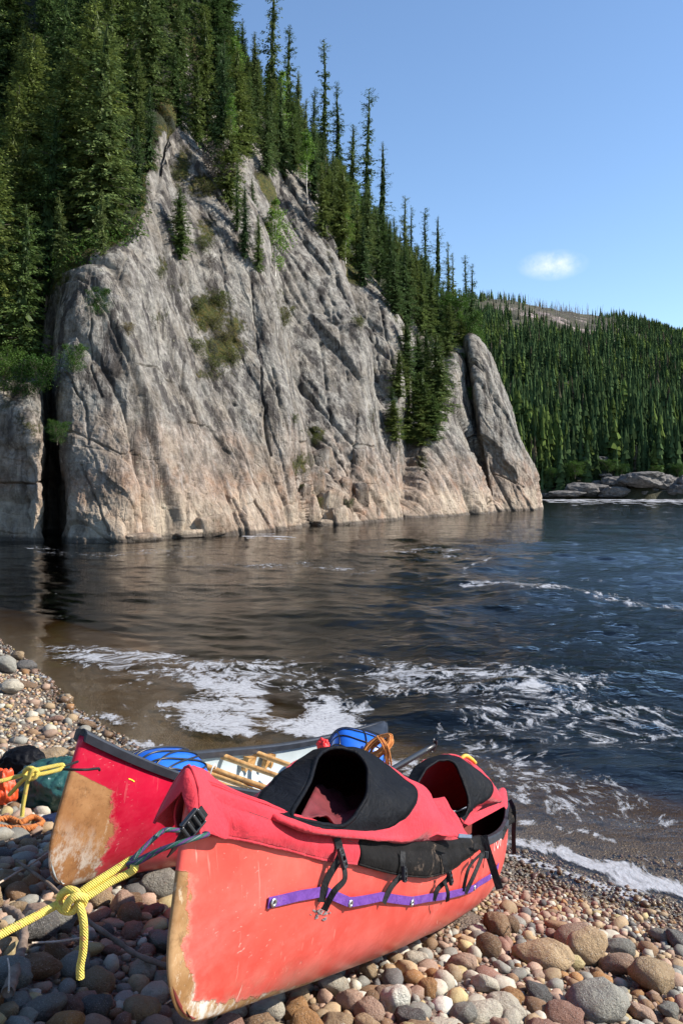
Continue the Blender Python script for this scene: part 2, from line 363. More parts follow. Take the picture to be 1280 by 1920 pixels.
def waves(X, Y):
    rg = np.random.default_rng(3); h = np.zeros_like(X); s = 0
    for k in range(34):
        lam = 0.35*1.115**k*rg.uniform(.9, 1.1); lam = min(lam, 5.5); th = rg.normal(R(70), 0.75); a = lam*(0.0070 if lam < 1.4 else 0.0034)
        kx, ky = math.cos(th)*2*math.pi/lam, math.sin(th)*2*math.pi/lam
        h += a*np.sin(kx*X+ky*Y+rg.uniform(0, 6.28)+1.2*np.sin(0.37*(X*ky-Y*kx)/3+k))
    return h
def make_water():
    rr = np.concatenate([np.geomspace(3.0, 40, 620), np.geomspace(40.5, 1000, 190)]); aa = np.radians(np.concatenate([np.linspace(-60, -26, 40)[:-1], np.linspace(-26, 28, 560), np.linspace(28, 70, 40)[1:]]))
    Rr, A = np.meshgrid(rr, aa, indexing='ij'); X = Rr*np.sin(A); Y = Rr*np.cos(A); d = -shore_dist(X, Y)
    xp = 640+FPX*X/Y; cal = 0.30+0.70*sstep(520, 1000, xp+fbm(np.stack([X, Y, 0*X], -1)*0.08, 2)*160)
    cal = cal*np.clip((d-.2)*0.26, 0.05, 1)
    amp = np.clip(d*0.45, 0.02, 1)*np.clip(1.25-Rr/60, 0.0, 1)*(0.28+0.72*cal)
    Z = waves(X, Y)*amp*1.25
    fo = foam_density(X, Y)
    n, k = Rr.shape; top = np.stack([X, Y, Z], -1).reshape(-1, 3)
    bot = top.copy(); bot[:, 2] = -4.5
    # closed skirt and floor of the water body
    per = np.concatenate([np.arange(k), np.arange(1, n)*k+k-1, (n-1)*k+np.arange(k-2, -1, -1), np.arange(n-2, 0, -1)*k])
    m_ = len(per); V = np.concatenate([top, bot[per], [[0, 400, -4.5]]]); j = np.arange(m_); j2 = (j+1) % m_
    F = [np.concatenate([gridF(n, k)[:, ::-1], np.stack([per[j], per[j2], n*k+j2, n*k+j], 1)]), np.stack([n*k+j, n*k+j2, np.full(m_, n*k+m_)], 1)]
    pad = np.zeros(m_+1)
    o = build('water', V, F, water_mat(), attrs={'foam': np.concatenate([fo.ravel(), pad]), 'calm': np.concatenate([cal.ravel()*np.clip(1.12-Rr.ravel()/42, .36, 1), pad]), 'fade': np.concatenate([d.ravel(), pad])})
    tag(o, 'dark brown river with swirls and streaks of white foam', 'river', kind='structure')
make_water()

# ================================================================== CLIFF
CC = [  # columns left to right; each: waterline ... rock lip (index 4) ... wooded slope above (7); (photo x, photo y, metres)
 [(-260,1016,39),(-260,930,39.5),(-260,850,40),(-260,780,40.3),(-260,715,41),(-260,640,45),(-260,300,58),(-260,-500,88)],
 [(0,1016,39),(0,935,39.3),(0,860,39.8),(0,790,40.2),(0,722,41),(0,640,45),(0,300,58),(0,-450,88)],
 [(80,1015,38.8),(82,930,39),(82,850,39.5),(79,790,40),(74,728,40.8),(70,640,45),(70,300,58),(80,-420,88)],
 [(93,1006,50),(94,930,50.3),(93,850,50.5),(91,790,49.5),(87,740,48.5),(88,640,47),(95,300,58.5),(120,-400,88)],
 [(112,1012,40.0),(112,910,40.2),(108,810,40.8),(106,700,41.7),(108,560,43.5),(125,500,46),(180,230,58),(220,-380,88)],
 [(142,1014,38),(140,910,38.6),(132,810,39.3),(138,700,40.3),(148,530,42.3),(175,470,46),(235,200,58),(280,-350,87)],
 [(240,1017,38.1),(245,900,39),(245,790,40),(240,660,41.5),(228,490,44),(262,410,48),(300,150,60),(350,-300,86)],
 [(340,1003,42),(345,900,43),(335,780,44),(320,640,46),(292,400,50),(300,320,54),(345,90,64),(380,-200,86)],
 [(440,1001,44.6),(430,880,46),(415,740,48),(380,560,51),(325,258,57.5),(345,215,62),(390,40,72),(400,-80,92)],
 [(500,998,46.5),(490,900,48),(475,780,49.5),(455,620,52),(428,405,56),(440,330,62),(470,185,80),(460,170,100)],
 [(560,993,49),(555,900,50),(547,800,51),(530,690,52.5),(508,560,54.5),(498,500,57),(525,262,82),(520,250,105)],
 [(590,991,54),(587,910,56),(577,830,58),(562,740,60),(540,610,62),(500,470,66),(545,285,84),(545,280,105)],
 [(640,989,54.5),(625,890,57),(600,780,60),(565,620,64),(497,400,70),(512,303,75),(570,300,88),(570,300,108)],
 [(705,978,58.5),(690,880,60.5),(681,780,62.5),(668,600,66.5),(620,455,71),(596,392,76),(620,365,88),(620,365,108)],
 [(725,975,61),(715,890,64),(705,800,67),(690,680,70.5),(650,530,74),(643,460,78),(665,425,90),(665,425,110)],
 [(733,974,62),(728,890,65),(720,800,68),(714,690,71),(682,548,75),(668,494,79),(690,460,92),(690,460,110)],
 [(739,974,63.5),(735,880,66.5),(742,790,69),(750,700,71.5),(742,600,75),(728,552,80),(750,520,93),(750,525,112)],
 [(747,973,65),(754,890,70),(768,810,75),(785,730,80),(795,650,84),(795,600,88),(800,560,98),(800,565,114)],
 [(800,971,66.5),(800,900,69),(797,850,72),(812,790,77),(830,700,83),(828,620,89),(832,582,99),(832,588,115)],
 [(908,962,75),(886,900,75.5),(866,850,77),(848,780,80),(850,680,84),(848,632,89),(858,600,100),(858,605,116)],
 [(917,958,82),(905,880,83.5),(893,800,85.5),(884,730,86.5),(874,660,88),(868,632,90),(876,612,101),(876,620,116)],
 [(926,957,81.5),(911,870,82.2),(897,780,83),(890,700,83.8),(882,645,85.5),(880,628,89),(886,622,101),(886,630,116)],
 [(980,957,83),(965,880,83.7),(945,800,84.4),(925,710,85.2),(903,655,86.5),(893,635,91),(893,630,102),(893,640,117)],
 [(1015,957,86),(1001,895,86.8),(970,820,87.5),(945,735,88.3),(915,674,89),(900,648,92),(897,640,104),(895,650,117)],
 [(1000,954,98),(985,900,98.5),(955,830,99),(930,750,100),(905,690,100),(890,660,101),(888,650,108),(888,650,120)],
 [(930,940,140),(920,900,140),(905,860,140),(890,830,140),(880,800,140),(870,780,141),(865,770,145),(860,760,150)],
]
CRACKS = [  # photo polyline, half width (px), depth (m)
 ([(872,650),(880,720),(886,790),(893,870),(912,950)], 4, 1.8), ([(712,575),(728,640),(744,720)], 5, .7), ([(0,903),(40,905),(88,902)], 4, .6), ([(38,905),(36,960),(48,1010)], 4, .5),
 ([(340,660),(345,740),(346,795)], 5, .55), ([(318,640),(330,700),(336,780)], 3, .4), ([(346,795),(392,800),(440,880),(455,930)], 4, .5), ([(425,940),(440,975),(448,1000)], 4, .6), ([(330,1004),(330,960),(335,930)], 4, .5),
 ([(250,685),(285,692),(320,720)], 3, .4), ([(250,740),(262,770),(256,840),(262,880)], 4, .4), ([(170,600),(172,690),(190,740)], 4, .4), ([(125,700),(160,760),(165,830)], 5, .45), ([(150,870),(185,950),(205,1000)], 5, .5),
 ([(245,935),(262,965),(262,1000)], 3, .3), ([(170,820),(230,850),(260,840)], 3, .3), ([(490,690),(492,740),(500,800),(512,850)], 5, .8), ([(512,690),(525,760),(532,800)], 4, .5), ([(470,530),(480,600),(488,690)], 4, .4),
 ([(530,560),(545,640),(562,760),(574,850)], 5, .6), ([(566,830),(570,900),(582,990)], 5, .8), ([(600,640),(612,760),(636,850)], 6, .5), ([(667,780),(661,860),(659,960)], 4, 1.0), ([(690,840),(700,920),(705,975)], 3, .4),
 ([(658,835),(695,840)], 3, .5), ([(655,905),(695,912)], 3, .4), ([(725,830),(728,900),(738,972)], 4, .7), ([(615,470),(640,540),(665,600),(680,640)], 5, .7), ([(620,560),(636,640),(650,720)], 5, .4), ([(780,860),(800,900),(830,962)], 5, .5),
 ([(815,800),(850,870),(880,930),(905,962)], 5, .6), ([(840,800),(872,870),(900,935)], 3, .4), ([(930,888),(960,900),(985,912)], 3, .5), ([(395,640),(400,700),(440,760)], 4, .4), ([(410,470),(425,560),(440,640)], 5, .4), ([(345,560),(400,600),(450,690)], 4, .3), ([(560,415),(600,520),(640,600)], 5, .4), ([(500,545),(520,600)], 4, .3),
 ([(925,700),(930,780),(935,860)], 5, .35), ([(230,480),(222,530)], 4, .4), ([(690,590),(705,640),(712,700)], 5, .4), ([(455,440),(478,500),(500,560)], 4, .3)]
MOSS = [(395,585,40,45,1),(420,650,45,40,1),(375,350,35,30,.8),(345,310,16,40,.9),(400,700,50,18,.6),(290,600,18,34,.5),(300,500,20,30,.6),(590,810,30,14,.8),(566,870,20,30,.7),(535,590,12,40,.6),(790,870,14,30,.7),(520,560,14,30,.5),(675,600,16,26,.6),(385,440,24,40,.8),(455,400,8,30,.5),(480,640,6,40,.4),(620,480,8,60,.5),(700,700,8,50,.4),(690,790,10,40,.5),(60,800,30,40,.5),(20,760,30,20,.6),(440,610,26,30,.8),(330,540,30,18,.5),(560,330,8,18,.4),(600,410,8,30,.5),(740,840,20,14,.5),(870,700,10,40,.4)]
def make_cliff():
    ctl = np.array([[P(*q) for q in c] for c in CC])
    ctl[:, 0, 2] = 0.0
    base = ctl[:, :1].copy(); base[:, 0, 2] = -3.5; base[:, 0, :2] += (ctl[:, 0, :2]-ctl[:, 1, :2])*0.3
    ctl = np.concatenate([base, ctl], 1)                      # rows -1..7 -> index 0..8
    tv = np.concatenate([np.linspace(0, 1, 12)[:-1], np.linspace(1, 5, 470)[:-1], np.linspace(5, 8, 130)])
    wseg = [24, 44, 30, 22, 40, 60, 62, 62, 48, 48, 30, 46, 50, 30, 24, 24, 26, 42, 56, 28, 24, 44, 36, 20, 12]
    tu = np.concatenate([np.linspace(i, i+1, w, endpoint=False) for i, w in enumerate(wseg)]+[[len(CC)-1.0]])
    def cr(A, t):
        m = len(A); i = np.minimum(np.floor(t).astype(int), m-2); f = (t-i).reshape((-1,)+(1,)*(A.ndim-1)); g = lambda k: A[np.clip(k, 0, m-1)]
        a, b, c, d = g(i-1), g(i), g(i+1), g(i+2); T = 0.62   # a little tension keeps the ribs crisp
        cub = 0.5*((2*b)+(-a+c)*f+(2*a-5*b+4*c-d)*f**2+(-a+3*b-3*c+d)*f**3); lin = b*(1-f)+c*f
        return T*cub+(1-T)*lin
    G = cr(ctl, tu); G = cr(G.transpose(1, 0, 2), tv).transpose(1, 0, 2)
    nu, nv = len(tu), len(tv)
    du = np.gradient(G, axis=0); dv = np.gradient(G, axis=1); N = np.cross(du, dv); N /= np.linalg.norm(N, axis=2)[..., None]+1e-9
    out = (N*np.array([0.8, -0.6, 0.2])).sum(2); N *= np.where(out.mean() < 0, -1, 1)
    Nf = N.copy(); 
    for _ in range(8):                                        # smoothed normals
        Nf[1:-1] = (Nf[:-2]+Nf[1:-1]*2+Nf[2:])/4; Nf[:, 1:-1] = (Nf[:, :-2]+Nf[:, 1:-1]*2+Nf[:, 2:])/4
    Nf /= np.linalg.norm(Nf, axis=2)[..., None]+1e-9
    X, Y, Z = G[..., 0], G[..., 1], G[..., 2]
    # along-face coordinate and slanted joints (the slabs dip down to the right)
    al = X*0.53+Y*0.85
    xs0 = 640+FPX*X/Y; skew = 0.04+0.30*sstep(330, 720, xs0)
    q = np.stack([al+Z*skew, Z, Y*0.3], -1)
    rock = sstep(7.4, 6.4, tv)[None, :]
    e = fbm(G*0.10, 2)*0.7
    fl = fbm(q*np.array([0.30, 0.035, 0.2]), 2); e += -np.exp(-(fl/0.05)**2)*0.18+np.abs(fl)*0.45
    def worley(u, v, sd):
        iu, iv = np.floor(u).astype(np.int64), np.floor(v).astype(np.int64); d1 = np.full(u.shape, 9.0); d2 = d1.copy(); idh = np.zeros(u.shape, np.int64); pu = u*0; pv = u*0
        for a_ in (-1, 0, 1):
            for b_ in (-1, 0, 1):
                h = _perm[(_perm[(iu+a_+sd) & 255]+iv+b_) & 255]; cu_ = iu+a_+_perm[(h+7) & 255]/255.0; cv_ = iv+b_+_perm[(h+31) & 255]/255.0
                d = np.hypot(u-cu_, v-cv_); n_ = d < d1; d2 = np.where(n_, d1, np.minimum(d2, d)); d1 = np.where(n_, d, d1); idh = np.where(n_, h, idh); pu = np.where(n_, cu_, pu); pv = np.where(n_, cv_, pv)
        return d2-d1, _perm[(idh+91) & 255]/255.0-.5, (u-pu)*(_perm[(idh+57) & 255]/255.0-.5), (v-pv)*(_perm[(idh+13) & 255]/255.0-.5)
    xs, ys = 640+FPX*X/Y, HOR+(CAMZ-Z)*FPX/Y
    w1, w2 = fbm(G*0.30, 3), fbm(G*0.30+30, 3); up = sstep(4, 9, Z)
    blk = 0.35+0.65*sstep(8, 3, Z); blk = np.maximum(blk, np.exp(-(((xs-625)/75)**2+((ys-915)/75)**2)**2)*3.4)
    for su, sv, off_, ti, ed, wa, sd, wt in ((5.2, 17.0, .36, .75, .12, .30, 0, 1.0), (2.3, 6.0, .15, .34, .13, .25, 40, .28+.45*blk), (.85, 1.5, .07, .24, .05, .25, 90, blk*.55*sstep(9, 5, Z)), (.33, .62, .03, .10, .03, .25, 120, .25+.3*blk)):
        ee, of_, tu_, tv_ = worley(q[..., 0]/su+w1*wa*3.6/su*.5, (Z+al*.12)/sv+w2*wa*.6, sd)
        e += wt*((off_*2*of_+ti*(tu_+tv_*.8))*sstep(0, .11, ee)-ed*np.exp(-(ee/.020)**2)*(.35+.65*sstep(-.15, .2, w1)))
    e += fbm(G*2.2, 4, .6)*0.06-np.abs(fbm(G*np.array([1.5, 1.5, .9])+12, 4, .6))*.12+fbm(G*np.array([6, 6, 3.0]), 2)*0.02
    n5 = fbm(G*.8+70, 3); x2 = xs+n5*5+perlin(G*2.2)*2; y2 = ys+perlin(G*0.9+20)*2
    for pl, wd, dep in CRACKS:
        dd = np.full(xs.shape, 1e9)
        for a, b in zip(pl[:-1], pl[1:]):
            a = np.array(a, float); b = np.array(b, float); ab = b-a
            t = np.clip(((x2-a[0])*ab[0]+(y2-a[1])*ab[1])/ab.dot(ab), 0, 1); dd = np.minimum(dd, np.hypot(x2-a[0]-t*ab[0], y2-a[1]-t*ab[1]))
        e -= dep*.5*np.exp(-(dd/(wd*.42))**2)*(.5+.9*np.abs(n5))
    e = e*(0.4+0.6*rock)
    G = G+Nf*e[..., None]
    moss = np.zeros_like(X)
    for mx_, my_, sx, sy, s_ in MOSS: moss = np.maximum(moss, .62*s_*np.exp(-(((xs-mx_)/sx)**2+((ys-my_)/sy)**2)))
    sh_ = (sstep(5.6, 6.2, tu)*sstep(13.9, 13.2, tu)*1.2)[:, None]+fbm(G*.22+4, 3)*1.6; moss = np.maximum(moss, sstep(5.0, 6.1, tv[None, :]-sh_)*1.25)
    # cavity: how far each point lies behind its surroundings (the colour is darker there)
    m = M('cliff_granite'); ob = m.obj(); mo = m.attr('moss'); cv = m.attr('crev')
    sx = m.n('ShaderNodeSeparateXYZ'); m.l(ob, sx.inputs[0]); z = sx.outputs[2]
    n1 = m.noise(0.5, 6, 0.6, vec=ob); n2 = m.noise(3.2, 6, 0.7, vec=ob); n3 = m.noise(16, 5, 0.75, vec=ob)
    gray = m.ramp(n2, [(0.25, (0.0835, 0.07879, 0.07197)), (0.42, (0.1849, 0.1753, 0.1599)), (0.56, (0.2803, 0.2657, 0.2422)), (0.76, (0.4294, 0.4116, 0.377))])
    pink = m.ramp(n2, [(0.25, (0.1364, 0.09257, 0.06821)), (0.43, (0.2923, 0.2144, 0.1608)), (0.6, (0.3898, 0.3021, 0.2436)), (0.8, (0.4872, 0.4092, 0.3557))])
    lo = m.rng(m.math('ADD', z, m.math('MULTIPLY', n1, 9.0)), 11.0, 5.6)
    c = m.mix(lo, gray, pink)
    orange = m.math('MULTIPLY', m.rng(m.noise(0.9, 5, .6, vec=ob, off=(9, 0, 0)), 0.5, 0.66), m.rng(z, 6.5, 1.5))
    c = m.mix(m.math('MULTIPLY', orange, .6), c, (0.336, 0.1764, 0.1008))
    band = m.math('MULTIPLY', m.rng(z, 2.6, 1.7), m.rng(m.noise(0.35, 4, vec=ob, off=(4, 4, 4)), 0.35, 0.6))
    c = m.mix(m.math('MULTIPLY', band, .55), c, (0.5208, 0.4536, 0.3528))
    streak = m.noise(1.3, 6, 0.65, vec=ob, stretch=(1, 1, 0.07)); st2 = m.rng(streak, 0.50, 0.585)
    c = m.mix(m.math('MULTIPLY', m.rng(m.noise(.55, 5, .65, vec=ob, off=(11, 7, 3)), .48, .62), .30), c, (0.2268, 0.1806, 0.1302))
    c = m.mix(m.math('MULTIPLY', m.math('MULTIPLY', st2, m.rng(z, 2.0, 7.0, 0.35, 1.0)), 0.85), c, (0.0504, 0.04536, 0.04536))
    st3 = m.rng(m.noise(2.4, 4, 0.6, vec=ob, stretch=(1, 1, 0.06), off=(20, 3, 0)), 0.60, 0.70); c = m.mix(m.math('MULTIPLY', st3, 0.35), c, (0.462, 0.4368, 0.42))
    lich = m.math('MULTIPLY', m.rng(m.noise(5.5, 5, .75, vec=ob, off=(2, 8, 1)), 0.60, 0.66), m.rng(m.noise(0.6, 3, vec=ob, off=(30, 0, 0)), 0.48, 0.6)); c = m.mix(m.math('MULTIPLY', lich, .65), c, (0.42, 0.42, 0.3024))
    blkl = m.rng(m.noise(7, 5, .8, vec=ob, off=(7, 8, 1)), 0.60, 0.68); c = m.mix(m.math('MULTIPLY', blkl, .5), c, (0.0588, 0.05712, 0.05544))
    c = m.mix(m.rng(n3, 0.62, 0.75, 0, .5), c, (0.5208, 0.504, 0.4872)); c = m.mix(m.rng(n3, 0.38, 0.26, 0, .55), c, (0.0504, 0.0462, 0.042))
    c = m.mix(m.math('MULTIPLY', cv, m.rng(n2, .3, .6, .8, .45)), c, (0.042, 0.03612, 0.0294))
    mossf = m.math('MULTIPLY', m.rng(m.math('ADD', mo, m.math('MULTIPLY', m.noise(2.6, 6, .75, vec=ob), 1.3)), 0.92, 1.12), 1.0, clamp=True)
    mc = m.ramp(m.noise(4, 5, .7, vec=ob, off=(1, 2, 3)), [(0.3, (0.0294, 0.0378, 0.01008)), (0.5, (0.084, 0.0924, 0.021)), (0.62, (0.1428, 0.1092, 0.0378)), (0.75, (0.21, 0.168, 0.084))])
    c = m.mix(mossf, c, mc)
    c = m.mix(1.0, c, m.ramp(m.noise(.85, 8, .74, vec=ob, off=(3, 3, 9), stretch=(1, 1, .55)), [(.30, (.30, .28, .27)), (.43, (.66, .64, .63)), (.54, (.97, .96, .95)), (.70, (1.0, 1.0, .98))]), 'MULTIPLY')
    c = m.mix(1.0, c, (.93, .925, .905), 'MULTIPLY'); br = m.n('ShaderNodeBrightContrast'); m.l(c, br.inputs[0]); br.inputs[1].default_value = .035; br.inputs[2].default_value = .12; c = br.outputs[0]
    wetl = m.rng(m.math('ADD', z, m.math('MULTIPLY', n1, 0.4)), 0.46, 0.34); c = m.mix(m.math('MULTIPLY', wetl, .75), c, (0.0294, 0.02352, 0.01848))
    c = m.mix(m.math('MULTIPLY', m.rng(mo, 1.02, 1.15), 1.0), c, m.ramp(m.noise(1.2, 5, .7, vec=ob), [(.3, (.014, .018, .007)), (.5, (.030, .042, .013)), (.7, (.055, .058, .024))]))
    hh = m.math('ADD', m.math('MULTIPLY', m.noise(2.2, 8, .72, vec=ob), 0.20), m.math('MULTIPLY', m.noise(9, 6, .75, vec=ob), 0.12))
    hh = m.math('ADD', hh, m.math('MULTIPLY', m.noise(1.5, 6, .65, vec=ob, stretch=(1, 1, 0.13)), 0.34))
    ck = m.voro(0.8, vec=ob, feat='DISTANCE_TO_EDGE', stretch=(1, 1, .35)); hh = m.math('ADD', hh, m.rng(ck, 0.0, 0.02, -0.05, 0.0))
    hh = m.math('ADD', hh, m.math('MULTIPLY', mossf, m.math('MULTIPLY', m.noise(9, 4, .7, vec=ob), .35)))
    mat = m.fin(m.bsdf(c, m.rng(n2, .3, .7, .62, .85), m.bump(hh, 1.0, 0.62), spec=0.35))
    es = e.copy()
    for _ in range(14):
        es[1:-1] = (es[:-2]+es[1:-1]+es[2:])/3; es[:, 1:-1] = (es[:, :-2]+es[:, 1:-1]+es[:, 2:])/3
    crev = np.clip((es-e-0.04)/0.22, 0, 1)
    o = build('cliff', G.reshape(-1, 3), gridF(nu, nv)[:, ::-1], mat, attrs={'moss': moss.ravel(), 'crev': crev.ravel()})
    tag(o, 'grey granite cliff with steep ribs and pinkish foot rising from the water', 'cliff', kind='structure')
    return G, tu, tv
CG, CTU, CTV = make_cliff()
CXP = 640+FPX*CG[..., 0]/CG[..., 1]; CYP = HOR+(CAMZ-CG[..., 2])*FPX/CG[..., 1]
def cliff_at(x, y, near=None):      # the nearest (front-most) point of the rock seen at a photo position
    d = (CXP-x)**2+(CYP-y)**2; i = np.argsort(d.ravel())[:60]; i = i[d.ravel()[i] < d.ravel()[i[0]]+12]
    k = i[np.argmin(np.abs(CG[..., 1].ravel()[i]-near))] if near else i[np.argmin(CG[..., 1].ravel()[i])]
    return CG.reshape(-1, 3)[k].copy()

# ================================================================== FAR HILL
RX = np.array([300, 870, 920, 960, 1000, 1040, 1100, 1150, 1200, 1240, 1280, 1400, 1600, 2000], float)
RY = np.array([560, 566, 566, 569, 575, 581, 592, 600, 613, 628, 640, 662, 690, 730], float)
HY0, HY1 = 152.0, 450.0
def hill_z(X, Y):
    a = 640+FPX*X/Y; yr = np.interp(a, RX, RY); zr = CAMZ+(HOR-yr)*HY1/FPX
    s = (Y-HY0-4*np.sin(X*0.07))/(HY1-HY0); f = np.where(s < 1, 1.03*np.clip(s, 0, 1)**0.86-0.03*np.clip(s, 0, 1)**4, 1-0.6*(s-1))
    f = np.where(s < 0, s*2, f)
    return 1.0+zr*f-1.0*(s < 0)+fbm(np.stack([X, Y, 0*X], -1)*0.03, 4)*7*np.clip(s*4, 0, 1)*np.clip((1-s)*3+.12, 0, 1)+fbm(np.stack([X, Y, 0*X], -1)*0.12, 3)*2.0*np.clip(s*5, 0, 1)
def bare(X, Y):                     # open rocky ground near the top of the hill
    a = 640+FPX*X/Y; y = HOR-(hill_z(X, Y)-CAMZ)*FPX/Y
    b = 0
    for cx, cy, sx, sy in ((1000, 592, 60, 16), (1090, 622, 70, 12), (970, 620, 30, 10), (1060, 600, 60, 14), (1170, 640, 50, 8), (940, 580, 50, 8)): b = np.maximum(b, np.exp(-(((a-cx)/sx)**2+((y-cy)/sy)**2)))
    return b*(.75+1.1*fbm(np.stack([X, Y, 0*X], -1)*.06, 3))
def make_hill():
    xa = np.linspace(-0.32, 0.95, 300); yy = np.concatenate([np.linspace(146, 200, 60)[:-1], np.linspace(200, 640, 200)])
    A, Y = np.meshgrid(xa, yy, indexing='ij'); X = A*Y; Z = hill_z(X, Y)
    m = M('hill_ground'); ob = m.obj(); ba = m.attr('bare')
    n = m.noise(0.09, 6, .7, vec=ob); g = m.ramp(n, [(.3, (.030, .030, .014)), (.55, (.065, .06, .028)), (.75, (.11, .085, .05))])
    rk = m.ramp(m.noise(.25, 5, .7, vec=ob), [(.3, (.14, .10, .085)), (.6, (.33, .26, .23)), (.8, (.45, .38, .35))])
    f = m.rng(m.math('ADD', m.math('MULTIPLY', ba, .62), m.math('MULTIPLY', m.noise(.12, 6, .7, vec=ob, off=(50, 0, 0)), .9)), .80, .93)
    mat = m.fin(m.bsdf(m.mix(f, g, rk), .9, m.bump(m.noise(.5, 6, .7, vec=ob), .8, 1.0)))
    o = build('hill', np.stack([X, Y, Z], -1).reshape(-1, 3), gridF(len(xa), len(yy))[:, ::-1], mat, attrs={'bare': bare(X, Y).ravel()})
    tag(o, 'far wooded hillside across the river with bare rock near its top', 'hill', kind='structure')
make_hill()

# ================================================================== TREES
def leaf_mat(name, cols, rough=0.7, trans=0.25, vary=0.5):
    m = M(name); oi = m.n('ShaderNodeObjectInfo').outputs['Random']; vc = m.n('ShaderNodeAttribute', attribute_name='col').outputs['Color']
    c = m.ramp(m.math('MULTIPLY_ADD', m.noise(0.9, 3, .6), vary, m.math('MULTIPLY', oi, 1-vary)), [(0.15, cols[0]), (0.45, cols[1]), (0.75, cols[2])])
    c = m.mix(1.0, c, vc, 'MULTIPLY')
    d = m.n('ShaderNodeBsdfDiffuse'); m.l(c, d.inputs[0]); t = m.n('ShaderNodeBsdfTranslucent'); m.l(c, t.inputs[0])
    g = m.n('ShaderNodeBsdfGlossy'); g.inputs['Roughness'].default_value = 0.45; g.inputs[0].default_value = (.5, .55, .5, 1)
    s = m.n('ShaderNodeMixShader'); s.inputs[0].default_value = trans; m.l(d.outputs[0], s.inputs[1]); m.l(t.outputs[0], s.inputs[2])
    s2 = m.n('ShaderNodeMixShader'); s2.inputs[0].default_value = 0.015; m.l(s.outputs[0], s2.inputs[1]); m.l(g.outputs[0], s2.inputs[2])
    return m.fin(s2.outputs[0])
MT = {}
MT['spruce'] = leaf_mat('spruce_needles', [(.052, .094, .034), (.098, .154, .049), (.165, .205, .057)])
MT['birch'] = leaf_mat('birch_leaves', [(.085, .17, .025), (.12, .22, .035), (.16, .26, .05)], trans=.35)
MT['bush'] = leaf_mat('bush_leaves', [(.030, .07, .015), (.05, .105, .020), (.085, .15, .028)], trans=.35)
MT['twig'] = leaf_mat('grey_twigs', [(.12, .10, .085), (.17, .14, .12), (.22, .19, .17)], trans=0)
MT['heath'] = leaf_mat('heath_leaves', [(.05, .08, .02), (.10, .12, .03), (.19, .15, .06)], trans=.3)
def bark(name, a, b, sc):
    m = M(name); n = m.noise(sc, 5, .7, stretch=(1, 1, .3)); return m.fin(m.bsdf(m.mix(m.rng(n, .35, .65), a, b), .9, m.bump(n, .6, .02)))
MT['bark'] = bark('spruce_bark', (.06, .045, .035), (.20, .16, .13), 9)
MT['birchbark'] = bark('birch_bark', (.35, .30, .26), (.78, .74, .68), 5)
def sprays(pos, dirs, ln_, wd, rng, tilt=0.6):
    """small flat leaf quads: at pos, pointing along dirs"""
    n = len(pos); d = dirs/np.linalg.norm(dirs, axis=1)[:, None]
    up = rng.normal(size=(n, 3))*tilt+np.array([0, 0, 1.0]); s = np.cross(d, up); s /= np.linalg.norm(s, axis=1)[:, None]+1e-9
    l = ln_[:, None]; w = wd[:, None]
    V = np.stack([pos-s*w*.35, pos+d*l*.55-s*w*.5, pos+d*l, pos+d*l*.5+s*w*.5], 1).reshape(-1, 3)
    return V, np.arange(n*4).reshape(n, 4)
